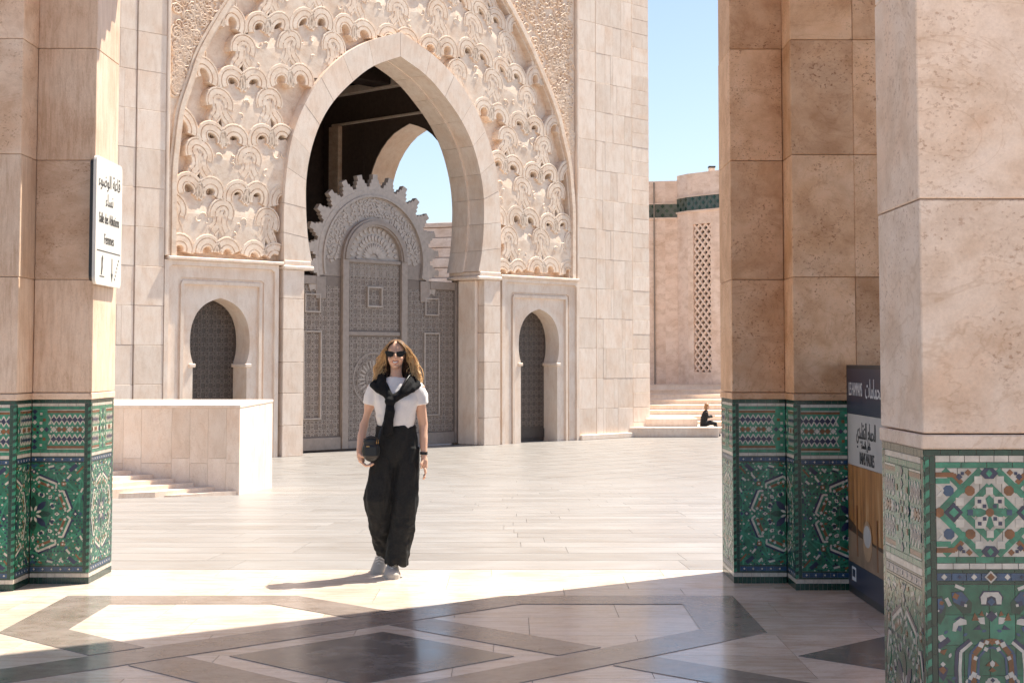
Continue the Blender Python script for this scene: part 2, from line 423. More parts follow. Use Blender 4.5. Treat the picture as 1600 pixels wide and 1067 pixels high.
# ------------------------------------------------------------------ zellige patterns: lists of (polygon, colour, level)
def sq(x, y, r, rot=0.0, n=4):
    return [(x+r*math.cos(rot+2*math.pi*k/n), y+r*math.sin(rot+2*math.pi*k/n)) for k in range(n)]
def bar(x0, y0, x1, y1, t):
    dx, dy = x1-x0, y1-y0; l = math.hypot(dx, dy) or 1; nx, ny = -dy/l*t/2, dx/l*t/2
    return [(x0+nx,y0+ny),(x0-nx,y0-ny),(x1-nx,y1-ny),(x1+nx,y1+ny)]
def rect(a, b, c, d): return [(a,c),(b,c),(b,d),(a,d)]
def tiles_row(out, u0, u1, v0, v1, size, col, lvl=1, gap=0.0022):
    n = max(1, round((u1-u0)/size)); st = (u1-u0)/n
    for k in range(n): out.append((rect(u0+k*st+gap/2, u0+(k+1)*st-gap/2, v0, v1), col[k % len(col)], lvl))
def twist(out, u0, u1, v0, v1, pitch=0.047):
    """corner border: slanted light and dark green tiles beside a dark strip"""
    v = v0; k = 0
    while v < v1-0.001:
        h = min(pitch/2, v1-v)
        out.append(([(u0,v),(u1,v+0.010),(u1,min(v+h+0.010,v1)-.0015),(u0,v+h-.0015)], 'jd'[k % 2], 1)); v += h; k += 1
def petal(cx, cy, ang, r0, r1, wd):
    c, s = math.cos(ang), math.sin(ang); rm = r0*0.45+r1*0.55
    pts = [(r0,0),(rm-.15*(r1-r0),wd),(rm+.2*(r1-r0),wd*0.85),(r1,0),(rm+.2*(r1-r0),-wd*0.85),(rm-.15*(r1-r0),-wd)]
    return [(cx+a*c-b*s, cy+a*s+b*c) for a, b in pts]
def dado(W, cu, b0, b1):
    """tile dado W wide and 1.28 high; cu: where the rosette centre lies; b0/b1: corner border at that end"""
    o = []
    u0 = 0.045 if b0 else 0.0; u1 = W-0.045 if b1 else W
    for flag, a in ((b0, 0.0), (b1, W-0.045)):
        if flag:
            if a == 0.0: twist(o, 0.001, 0.022, 0.075, 1.252); tiles_row2(o, 0.024, 0.044, 0.075, 1.252, 'd')
            else: twist(o, W-0.022, W-0.001, 0.075, 1.252); tiles_row2(o, W-0.044, W-0.024, 0.075, 1.252, 'd')
    tiles_row(o, 0, W, 0.0, 0.044, 0.031, 'd'); tiles_row(o, 0, W, 0.046, 0.072, 0.06, 'w')
    for a, b, c in ((0.076,0.084,'d'),(0.119,0.126,'d'),(0.842,0.848,'d'),(0.879,0.884,'d')): o.append((rect(u0,u1,a,b), c, 1))
    for a, b in ((0.086,0.117),(0.850,0.877)):
        tiles_row(o, u0, u1, a, b, 0.05, 'b')
        k = u0+0.03
        while k < u1-0.01: o.append((sq(k,(a+b)/2,0.0075), 'w', 2)); k += 0.062
    tiles_row(o, u0, u1, 0.886, 0.908, 0.06, 'w'); tiles_row(o, u0, u1, 0.910, 0.930, 0.06, 'j')
    tiles_row(o, u0, u1, 1.214, 1.233, 0.06, 'j'); tiles_row(o, u0, u1, 1.235, 1.254, 0.06, 'w'); tiles_row(o, 0, W, 1.256, 1.28, 0.045, 'd')
    # upper band
    o.append((rect(u0,u1,0.932,1.212), 'j', 1))
    P = []
    vm = 1.072
    for s in (1,-1):
        P.append((rect(-2,2,vm+s*0.123-.008,vm+s*0.123+.008), 'r', 2))
        P.append((rect(-2,2,vm+s*0.137-.004,vm+s*0.137+.004), 'w', 2))
    for sd in (1,-1):
        for k in range(14):
            du = 0.115+k*0.037
            for s in (1,-1):
                P.append((bar(cu+sd*(du-.0185),vm+s*0.033,cu+sd*(du+.0185),vm+s*0.103,0.008),'w',2)); P.append((bar(cu+sd*(du+.0185),vm+s*0.033,cu+sd*(du-.0185),vm+s*0.103,0.008),'w',2.3))
                P.append((sq(cu+sd*(du+.0185),vm+s*0.068,0.0215),'n',2.6))
            P.append((sq(cu+sd*(du+.0185),vm,0.020),'r' if k%3 else 'w',2.6)); P.append((sq(cu+sd*(du),vm+.016,0.008),'w',2)); P.append((sq(cu+sd*(du),vm-.016,0.008),'w',2))
    P.append((rect(cu-.088,cu+.088,0.934,1.21), 'j', 3))
    for rr, n, ph, c, sz in ((0.0,1,0,'r',0.014),(0.030,4,math.pi/4,'n',0.011),(0.05,4,0,'w',0.016),(0.062,4,math.pi/4,'w',0.013),(0.083,4,0,'n',0.018),(0.095,4,math.pi/4,'r',0.014),(0.118,8,math.pi/8,'w',0.011),(0.125,2,math.pi/2,'n',0.02)):
        for k in range(n):
            a = ph+2*math.pi*k/n; P.append((sq(cu+rr*math.cos(a), vm+rr*math.sin(a), sz, 0 if sz>0.015 else math.pi/4), c, 4))
    for pl, c, l in P:
        pl = clip_rect(pl, u0+.001, u1-.001, 0.934, 1.210)
        if pl: o.append((pl, c, l))
    # main field: rosettes
    v0, v1 = 0.128, 0.840; vc = (v0+v1)/2
    tiles_row(o, u0, u1, v0, vc, 0.12, 'g'); tiles_row(o, u0, u1, vc+.001, v1, 0.12, 'g')
    P = []
    for r_, ph_ in ((.142,0),(.245,math.pi/8),(.322,0),(.40,math.pi/8)):
        for k in range(8):
            a = ph_+math.pi/4*k; px, py = cu+r_*math.cos(a), vc+r_*math.sin(a); tx, ty = -math.sin(a), math.cos(a)
            P.append((bar(px-tx*.5,py-ty*.5,px+tx*.5,py+ty*.5,.011),'j',1.25+.05*k))
    kk = 0
    for i_ in range(-18,19):
        for j_ in range(-18,19):
            qx, qy = cu+i_*.0235+(j_%2)*.012, vc+j_*.0235
            if math.hypot(qx-cu,qy-vc) < .125: continue
            kk += 1
            hh_ = (i_*7+j_*13+abs(i_*j_)) % 9
            if hh_ < 5: P.append((sq(qx,qy,(.0062,.0082,.0070)[hh_%3],(hh_%2)*math.pi/4),'wndrw'[hh_],1.75))
    for k in range(8):
        a = math.pi/4*k; c_, s_ = math.cos, math.sin
        at = lambda r, t: (cu+r*math.cos(t), vc+r*math.sin(t))
        P.append((petal(cu,vc,a,0.03,0.125,0.021),'n' if k%2 else 'd',2))
        P.append((petal(cu,vc,a+math.pi/8,0.020,0.062,0.008),'w',2.4))
        x, y = at(0.165,a); P.append((bar(*at(0.150,a),*at(0.182,a),0.012),'w',2)); P.append((bar(*at(0.166,a-.07),*at(0.166,a+.07),0.012),'w',2.3)); P.append((sq(x,y,0.006),'n',2.6))
        for s in (1,-1):
            P.append((petal(cu,vc,a+s*.30,0.128,0.160,0.011),'w',2)); P.append((petal(cu,vc,a+s*.345,0.130,0.158,0.007),'n',2.3))
            P.append((petal(cu,vc,a+s*.19,0.182,0.208,0.008),'w' if k%2 else 'r',2))
        b = a+math.pi/8
        e0, e1 = at(0.225,b-.23), at(0.225,b+.23); P.append((bar(*e0,*e1,0.030),'j',2)); P.append((bar(*e0,*e1,0.019),'r',2.3))
        for t in (-.23,-.07,.23): P.append((sq(*at(0.225,b+t),0.012,b),'w',2.7))
        P.append((bar(*at(0.262,b-.26),*at(0.262,b+.26),0.014),'w',2)); P.append((bar(*at(0.277,b-.26),*at(0.277,b+.26),0.013),'n',2))
        for s in (1,-1): P.append((bar(*at(0.262,b+s*.26),*at(0.236,b+s*.33),0.013),'w',2.2))
        P.append((sq(*at(0.295,a),0.020,a),'n' if k%2==0 else 'r',2)); P.append((sq(*at(0.295,a),0.009,a),'w',2.4)); P.append((sq(*at(0.330,a),0.014,a),'b',2))
    for sx in (1,-1):
        for sy in (1,-1):
            at = lambda a, b: (cu+sx*a, vc+sy*b)
            for (a,b,c,d,t,cl) in ((.25,.30,.30,.34,.028,'n'),(.235,.245,.26,.275,.014,'w'),(.19,.31,.215,.335,.014,'w'),(.30,.23,.325,.25,.014,'w'),(.10,.325,.14,.335,.013,'w'),(.11,.312,.15,.322,.010,'n'),(.345,.33,.30,.28,.012,'r'),(.04,.33,.065,.34,.012,'r'),(.33,.15,.345,.18,.012,'w'),(.345,.10,.345,.13,.014,'n'),(.02,.345,.0,.325,.014,'b')):
                P.append((bar(*at(a,b),*at(c,d),t),cl,2.2))
    for pl, c, l in P:
        pl = clip_rect(pl, u0+.001, u1-.001, v0+.001, v1-.001)
        if pl: o.append((pl, c, l))
    return o
def tiles_row2(out, u0, u1, v0, v1, col):
    n = max(1, round((v1-v0)/0.09)); st = (v1-v0)/n
    for k in range(n): out.append((rect(u0, u1, v0+k*st+.001, v0+(k+1)*st-.001), col, 1))
def lay_tiles(pat, origin, u, n, parent, single=0, name='tile'):
    """pat on a wall: origin lower left as seen, u along, n outwards (z is up); single = that many largest as own objects"""
    rr = random.Random(11)
    def PT(a, b, d): return (origin[0]+u[0]*a+n[0]*d, origin[1]+u[1]*a+n[1]*d, origin[2]+b)
    order = sorted(range(len(pat)), key=lambda i: -abs(area(pat[i][0])))
    own = set(order[:single]); mb = MB()
    for i, (pl, c, l) in enumerate(pat):
        if area(pl) < 0: pl = pl[::-1]
        if abs(area(pl)) < 2e-6: continue
        d = 0.001+0.0013*l+rr.uniform(0,0.0006)
        v, f = prism(pl, PT, 0.0, d)
        if i in own:
            cen = Vector(v[0]); o = mesh_obj(name, [Vector(p)-cen for p in v], f, TM[c], parent, recalc=True); o.location = cen
        else: mb.add(v, f, TKEYS.index(c))
    o = mb.build('tile_mosaic', [TM[k] for k in TKEYS], parent, recalc=True); stuff(o)
    return o
def near_dado(W):
    """front of the near pillar, laid out on its own axis"""
    K = 0.00074; ax = 0.205; o = []
    V = lambda y: 1.28-(y-55)*K
    u0 = 0.0385
    twist(o, 0.001, 0.0195, 0.045, 1.262); tiles_row2(o, 0.0215, 0.0365, 0.045, 1.262, 'd')
    tiles_row(o, 0, W, V(78), V(55), 0.055, 'd')
    for a, b, c, s in ((79,105,'w',.045),(107,130,'j',.08),(500,525,'jg',.06),(527,550,'w',.05),(552,566,'d',.08),(568,598,'b',.045),(600,611,'d',.08)):
        tiles_row(o, u0, W, V(b), V(a), s, c)
    tiles_row(o, u0, W, 0.0, 0.04, 0.03, 'd')
    tiles_row(o, u0, W, V(499), V(131), 0.068, 'w')
    nrow = 9
    for k in range(nrow):
        va = V(1740-(k+1)*(1127/nrow))
        tiles_row(o, u0, W, max(0.045, V(1740)+k*(1127/nrow)*K), V(1740)+(k+1)*(1127/nrow)*K-.0012, 0.083, ('g','jg','g')[k%3])
    P = []
    def S(pts, c, l=2, mv=None):
        for m in (1,-1):
            P.append(([(ax-m*a*K, V(b)) for a, b in pts], c, l))
            if mv is not None: P.append(([(ax-m*a*K, V(2*mv-b)) for a, b in pts], c, l))
    # ---- star band, centre (0,315)
    c0 = 315
    def Q(pts, c, l=2):
        for m in (1,-1):
            for n_ in (1,-1): P.append(([(ax-m*a*K, V(c0+n_*b)) for a, b in pts], c, l))
    for (a,b,c,d) in ((0,-112,112,0),(34,-178,205,-8),(190,-178,100,-88)): Q(bar(a,b,c,d,27),'j',2); Q(bar((a*.7+c*.3),(b*.7+d*.3),(a*.62+c*.38),(b*.62+d*.38),26),'g',2.2)
    Q(bar(240,-157,148,-157,20),'r',2.5); Q(bar(150,-157,116,-122,20),'r',2.6); Q(bar(240,-131,165,-131,22),'j',2.5)
    Q([(38,-163),(18,-184),(0,-184),(0,-140),(18,-140)],'n',3); Q([(0,-179),(14,-163),(0,-147)],'j',3.6)
    for x,y,r in ((46,-135,18),(125,-45,19),(150,-50,1)): Q(sq(x,y,r*1.25,math.pi/4),'w',3)
    Q(sq(0,-90,21,math.pi/4),'w',3); Q(sq(82,-90,22,math.pi/8,8),'r',3); Q(sq(88,-166,14),'r',3); Q(sq(126,-148,14),'n',3); Q(sq(112,-162,9,math.pi/4),'n',3)
    Q([(0,-72),(72,0),(0,72)],'j',2.8); Q([(20,-66),(62,-66),(62,-30),(0,0)],'w',3); Q([(66,-20),(46,0),(66,20),(106,0)],'j',3)
    for x,y in ((43,-46),(22,-26),(26,-46),(45,-26)): Q(sq(x,y,11,math.pi/4) ,'n' if (x,y) in ((43,-46),(22,-26)) else 'w',3.5)
    Q(sq(0,0,18,math.pi/8,8),'r',3.8); Q(sq(82,0,16,math.pi/4),'b',3.8)
    Q([(150,-42),(192,0),(150,42),(112,0)],'n',3); Q([(150,-20),(172,0),(150,20),(130,0)],'j',3.5); Q(sq(212,0,22,math.pi/6,6),'r',3)
    Q(sq(172,-90,24,math.pi/8,8),'b',3); Q([(205,-118),(225,-118),(200,-92),(225,-66),(205,-66),(190,-92)],'w',3)
    # ---- blue band studs
    for x, r, c in ((195,13,'w'),(70,13,'w'),(0,26,'w'),(0,17,'r'),(130,8,'n')): S(sq(x,583,r),c,2.5 if c!='r' else 3)
    # ---- great panel; mirrored about the rosette centre at 1045
    mv = 1045
    S([(52,667),(34,640),(0,640),(0,700),(38,700)],'n',2,mv); S([(42,695),(44,665),(30,645),(0,645),(0,660),(18,668),(22,695)],'w',2.6,mv); S(sq(0,685,17),'b',2.6,mv)
    S([(168,645),(122,640),(80,690),(85,732),(118,737),(160,690)],'d',2,mv); S([(165,648),(124,643),(95,675),(120,705),(158,686)],'b',2.6,mv); S(sq(148,662,15,0.3),'r',3,mv); S(sq(120,692,13,0.6),'n',3.2,mv); S(sq(108,700,8,0.6),'w',3.4,mv)
    S(bar(150,618,112,634,14),'w',2,mv); S(bar(188,670,172,702,16),'w',2,mv)
    S([(232,668),(205,660),(188,700),(195,745),(215,780),(232,765)],'d',2,mv); S([(228,675),(208,670),(196,705),(210,730),(228,712)],'b',2.6,mv); S(sq(208,690,11,.4),'r',3,mv); S(sq(214,722,12,.2),'n',3.1,mv); S(sq(222,722,5,.2),'w',3.4,mv)
    S([(165,805),(160,775),(130,752),(106,760),(104,778),(140,784),(150,808)],'w',2.2,mv); S([(160,762),(132,744),(108,752),(132,756)],'n',2.4,mv); S(sq(135,796,13,.3),'b',2.4,mv)
    S([(0,722),(24,745),(0,768)],'n',2.4,mv); S([(24,745),(0,768),(0,742),(22,728)],'w',2.2,mv); S([(30,748),(66,752),(46,776),(28,778)],'w',2.2,mv); S([(70,730),(52,762),(82,762)],'r',2.4,mv); S([(40,722),(30,745),(52,740)],'r',2.4,mv); S([(78,800),(42,800),(52,780)],'n',2.4,mv)
    for pts, t, c, l in (([(92,842),(146,886),(152,960),(150,1045)],15,'n',2.2),([(84,852),(131,892),(136,966),(134,1045)],13,'w',2.3),([(40,848),(88,898),(96,975),(94,1045)],16,'b',2.2),([(0,846),(34,852),(74,900),(80,965),(80,1045)],21,'r',2.5),([(0,872),(26,880),(56,914),(60,975),(60,1045)],10,'b',2.3)):
        for (a,b),(c_,d) in zip(pts,pts[1:]): S(bar(a,b,c_,d,t),c,l,mv)
    for x,y,r in ((46,862,15),(22,852,11),(26,880,11),(70,917,11),(78,985,15),(60,995,11),(92,998,11)): S(sq(x,y,r,.35),'w',3,mv)
    S(sq(0,855,10),'r',3.2,mv); S(sq(40,846,8),'n',3.2,mv); S(sq(78,1012,13),'r',3.2,mv); S(sq(0,940,15),'w',2.4,mv); S([(28,948),(8,952),(12,930)],'r',2.6,mv); S([(0,955),(16,968),(0,975)],'r',2.6,mv)
    S([(30,1080),(32,1020),(18,1000),(0,996),(0,1080)],'w',2.4,mv); S(sq(0,1045,22,0,8),'r',3,mv); S(sq(0,1045,17,math.pi/4),'r',3.3,mv); S(sq(0,1008,10),'n',3,mv)
    S(sq(112,1050,18),'d',2.2,mv); S(sq(112,1050,8),'j',2.6,mv)
    S([(232,828),(205,820),(190,838),(212,856)],'w',2.2,mv); S(bar(225,872,178,838,22),'n',2.2,mv); S([(228,888),(200,905),(188,880)],'r',2.2,mv); S(sq(222,885,9,.3),'w',2.8,mv)
    S([(232,960),(205,945),(184,962),(192,990),(205,1012),(222,992)],'n',2.2,mv); S([(226,960),(205,952),(192,966),(206,984)],'r',2.7,mv); S(sq(206,942,11),'w',3,mv)
    S([(190,1000),(165,1018),(160,1045),(172,1070)],'n',2.2,mv); S([(228,1022),(200,1030),(188,1050),(205,1072),(228,1072)],'r',2.2,mv); S(sq(198,1052,13),'w',2.8,mv); S(sq(178,1052,9),'b',2.6,mv)
    for x,y,a in ((110,820,.5),(175,905,1.2),(160,1000,.2),(105,1010,.9),(30,805,.2),(190,810,.7)): S(petal(x,y,a,-10,12,6),'w' if x%2 else 'b',2.1,mv)
    for pl, c, l in P:
        pl = clip_rect(pl, u0+.0005, W-.001, 0.042, 1.262)
        if len(pl) > 2:
            o.append((pl, c, l))
            if True:
                sh = clip_rect([(a+0.3445, b) for a, b in pl], ax+.1725, W-.001, 0.042, 1.262)
                if len(sh) > 2 and W > 0.5: o.append((sh, c, l))
    return o

# ------------------------------------------------------------------ portico pillars
COURSE = [1.33, 2.125, 2.97, 3.77, 4.58, 5.4, 6.2, 7.0, 7.8, 8.6, 9.4, 10.2, 11.0]
def pillar(name, boxes, faces, label, courses=COURSE, near=None, corbel=False, seed=1, m1=PILL, m2=PILLV):
    """boxes: plan rectangles (x0,x1,y0,y1); faces: tiled faces (origin xy, u, n, W, centre, border0, border1)"""
    rr = random.Random(seed)
    ox, oy = boxes[0][0], boxes[0][2]
    e = empty(name, (ox, oy, 0), 0, label, 'pillar', 'portico pillars')
    for x0, x1, y0, y1 in boxes:
        x0, x1, y0, y1 = x0-ox, x1-ox, y0-oy, y1-oy
        k = MB(); v, f = cbox(x0+.006, x1-.006, y0+.006, y1-.006, 0.0, 1.279, .002); k.add(v, f); k.build('plinth', GROUT, e, recalc=True)
        block('cap_course', x0-.004, x1+.004, y0-.004, y1+.004, 1.282, 1.327, m1, e, .004)
        for a, b in zip(courses, courses[1:]):
            j = rr.uniform(-.0015,.0015)
            block('stone_block', x0+j, x1+j, y0+j, y1+j, a+.0015, b-.0015, m2 if rr.random() < 0.3 else m1, e, .004)
    for (fx, fy, u, n, W, cu, b0, b1) in faces:
        org = (fx-ox-n[0]*.006, fy-oy-n[1]*.006, 0.0)
        if near == (fx, fy): lay_tiles(near_dado(W), org, u, n, e, 290)
        else: lay_tiles(dado(W, cu, b0, b1), org, u, n, e)
    if corbel:
        x1 = boxes[-1][1]-ox; y0 = boxes[-1][2]-oy; y1 = boxes[-1][3]-oy
        for za, zb, d in ((4.40,4.7,.16),(4.7,5.0,.34),(5.0,5.3,.52),(5.3,5.75,.74)):
            block('corbel', x1+.002, x1+d, y0+.02, y1-.02, za, zb-.002, PILL, e, .006)
    return e
XP, XN, YN, YP = (1,0), (-1,0), (0,-1), (0,1)
pillar('portico_pillar', [(-4.30,-3.372,10.93,12.2),(-3.37,-2.955,11.28,11.93)],
  [(-4.07,10.93,XP,YN,0.698,0.33,True,True),(-3.372,10.93,YP,XP,0.35,0.0,True,False),(-3.37,11.28,XP,YN,0.415,0.02,False,True),(-2.955,11.28,YP,XP,0.65,0.325,True,True)],
  'stone pillar with green mosaic base at the left, carrying the white sign', corbel=True, seed=4)
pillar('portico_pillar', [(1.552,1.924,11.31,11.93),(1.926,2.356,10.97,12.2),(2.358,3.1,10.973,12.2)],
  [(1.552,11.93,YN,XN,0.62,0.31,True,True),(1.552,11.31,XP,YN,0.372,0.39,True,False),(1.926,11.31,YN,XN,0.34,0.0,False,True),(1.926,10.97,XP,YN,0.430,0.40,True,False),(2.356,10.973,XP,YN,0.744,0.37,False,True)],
  'shaded stone pillar with dark green mosaic base, left of the poster board', seed=9, m1=RUSTSHADE, m2=RUSTSHADE)
pillar('portico_pillar', [(1.277,2.35,5.0,5.567)],
  [(1.277,5.567,YN,XN,0.567,0.283,True,True),(1.277,5.0,XP,YN,1.0,0.2,True,True)],
  'nearest stone pillar at the right edge, its mosaic bright green, white and blue', [1.33,2.063,2.80,3.6,4.4,5.2,6.0,6.8,7.6,8.4,9.2,10.1,11.0], near=(1.277,5.0), seed=2, m1=PALE, m2=PALE)

# portico roof and back wall, above and beside the frame: they cast the shade over the floor
ro = empty('portico_canopy', (0,7,11.0), 0, 'flat stone roof of the portico, carried by the pillars above the view', 'roof')
block('roof_slab', -14, 16, 0.2, 5.2, 0.72, 1.2, PILL, ro, .02)
block('edge_beam', -14, 16, 3.9, 5.2, 0.0, 0.715, PILL, ro, .02)
wl = empty('portico_wall', (3.1,11.6,0), 0, 'stone wall joining the shaded pillar to the right, behind the poster board', 'wall')
for k in range(12):
    block('stone_block', 0.003, 6.0, -.3, .3, 0.0 if k == 0 else COURSE[k-1]+.002, COURSE[k]-.002, PILL, wl, .004)

# ------------------------------------------------------------------ the monumental gate (local x along the wall, y into it, z up)
GK = 1.7; GX = 1.035
GC = (-6.358+2.48*GK*math.sqrt(.5), 44.2+2.48*GK*math.sqrt(.5), ZG)
gate = empty('monumental_gate', GC, R(47), 'huge pale carved stone gateway with pointed arch behind the walking woman', 'gateway')
def gm(name, v, f, mat, parent=gate, smooth=False, fm=None, recalc=True):
    return mesh_obj(name, [(a*GK*GX, b*GK, c*GK) for a, b, c in v], f, mat, parent, smooth, fm, recalc)
def gb(name, x0, x1, y0, y1, z0, z1, mat=None, c=.006, parent=None):
    v, f = cbox(x0, x1, y0, y1, z0, z1, c); return gm(name, v, f, mat or GATE, parent or gate)
INN = [(1.90,3.17),(1.985,3.55),(2.03,4.04),(2.03,4.50),(1.95,4.95),(1.76,5.45),(1.47,5.88),(1.06,6.27),(.60,6.60),(0.0,6.85)]
OUT = [(2.46,3.17),(2.475,3.62),(2.47,4.10),(2.42,4.68),(2.31,5.22),(2.07,5.76),(1.74,6.25),(1.28,6.68),(.72,7.01),(0.0,7.28)]
NS = 37
inn = spline(INN, NS); out = spline(OUT, NS)
full = lambda h: h+[(-a, b) for a, b in h[-2::-1]]
innF, outF = full(inn), full(out)
# arch ring of voussoirs
nv = 18
for k in range(nv):
    a = k*4; b = a+4
    A = innF[a:b+1]; O_ = outF[a:b+1]
    e = 0.0025
    def shr(c): # open the joints a hair
        c = list(c); c[0] = (c[0][0]+(c[1][0]-c[0][0])*.02, c[0][1]+(c[1][1]-c[0][1])*.02); c[-1] = (c[-1][0]+(c[-2][0]-c[-1][0])*.02, c[-1][1]+(c[-2][1]-c[-1][1])*.02); return c
    v, f = strip_solid(shr(A), shr(O_), -0.05+random.uniform(-.002,.002), 0.34)
    gm('voussoir', v, f, GATE)
    # inner order of the arch, a step further in
    A2 = [(x*0.985, z-0.012) for x, z in A]
    v, f = strip_solid(shr(A2), shr([(x*1.02, z+.02) for x, z in A]), 0.342, 0.75)
    gm('voussoir', v, f, GATE)
# jambs in courses with impost mouldings
for s in (1,-1):
    zs = [0.0,0.50,1.02,1.52,2.05,2.55,3.02]
    for a, b in zip(zs, zs[1:]):
        xa, xb = sorted((s*2.05, s*2.468)); gb('jamb_block', xa, xb, -0.045, 0.75, a+.002, b-.002)
    xa, xb = sorted((s*1.87, s*2.49)); gb('impost', xa, xb, -0.085, 0.76, 3.022, 3.09, c=.02); 
    xa, xb = sorted((s*1.93, s*2.47)); gb('impost', xa, xb, -0.065, 0.755, 3.092, 3.168, c=.01)
    # small pilaster in the reveal
    xa, xb = sorted((s*1.97, s*2.048)); gb('pilaster', xa, xb, 0.10, 0.56, 0.0, 3.02, c=.02)
# ogival frame of the carved field
OGZ = [(4.52,3.14),(4.52,3.8),(4.52,4.4),(4.48,4.85),(4.40,5.4),(4.23,5.9),(4.05,6.38),(3.63,7.08),(3.14,7.78),(2.58,8.42),(1.75,9.2),(.92,9.8),(0,10.25)]
og = spline(OGZ, 61); ogF = full(og)
def oghalf(z):
    if z <= 3.14: return 4.52
    for (a, za), (b, zb) in zip(og, og[1:]):
        if za <= z <= zb: return a+(b-a)*(z-za)/max(zb-za,1e-6)
    return -1
def ringhalf(z):
    if z < 3.17: return 2.47
    for (a, za), (b, zb) in zip(out, out[1:]):
        if za <= z <= zb: return a+(b-a)*(z-za)/max(zb-za,1e-6)
    return -1
def innhalf(z):
    if z < 3.17: return 2.05
    for (a, za), (b, zb) in zip(inn, inn[1:]):
        if za <= z <= zb: return a+(b-a)*(z-za)/max(zb-za,1e-6)
    return -9
def offs(c, d):
    r = []
    for i, (x, z) in enumerate(c):
        a = c[max(i-1,0)]; b = c[min(i+1,len(c)-1)]; dx, dz = b[0]-a[0], b[1]-a[1]; l = math.hypot(dx,dz) or 1
        r.append((x+dz/l*d, z-dx/l*d))
    return r
for d0, d1, yf in ((-.10,-.055,.03),(-.05,.03,-.03),(.035,.075,.0)):
    for (i0, i1) in ((0,len(og)-1),(len(og)-1,2*len(og)-2)):
        v, f = strip_solid(offs(ogF,d0)[i0:i1+1], offs(ogF,d1)[i0:i1+1], yf, 0.4); gm('ogive_moulding', v, f, CARVE)
# backing of the carved field and spandrels
bk = []
n = len(outF)
rc = []
for i, (x, z) in enumerate(outF):
    t = i/(n-1)
    rc.append((4.6, 3.1+ (11.4-3.1)*min(1,t/0.25)) if t < .25 else (4.6-9.2*(t-.25)/.5, 11.4) if t <= .75 else (-4.6, 11.4-(11.4-3.1)*(t-.75)/.25))
v, f = strip_solid(outF, rc, 0.165, 0.74); gm('field_backing', v, f, CARVE)
m_ = len(og)
for s in (1,-1):
    A = [(s*x, z) for x, z in og]; B2 = [(s*4.6, z) for x, z in og]
    A = [(s*(x+.074), z) for x, z in og if x > 0.3]; B2 = [(s*4.598, z) for x, z in og if x > .3]
    v, f = strip_solid(A, B2, 0.045, 0.35); gm('spandrel', v, f, CARVE)
# sebka: net of lobed ribbons over deep tilted cells
RB = [(-.098,.22),(-.098,.020),(-.090,.008),(-.044,.008),(-.038,.030),(-.030,.030),(-.024,.008),(.052,.008),(.058,.026),(.064,.026),(.070,.008),(.090,.008),(.098,.020),(.098,.22)]
def arcp(cx, cz, r, a0, a1, n=9): return [(cx+r*math.cos(R(a0+(a1-a0)*i/(n-1))), cz+r*math.sin(R(a0+(a1-a0)*i/(n-1)))) for i in range(n)]
PW, PH = 0.91, 0.94
def inside(x, z, m=0.0): return z > 3.20+m and abs(x) < oghalf(z)-.02-m and (z > 7.25 or abs(x) > ringhalf(z)+.01+m)
def warp(p):
    x, z = p; s_ = 1 if x >= 0 else -1; x = abs(x)
    return (s_*(x+.07*math.sin(1.9*z+.6*x)*min(1,x)), z+.13*math.sin(1.25*x+.7)+.06*math.sin(2.7*x+1.3*z))
row = 0; z0 = 2.95
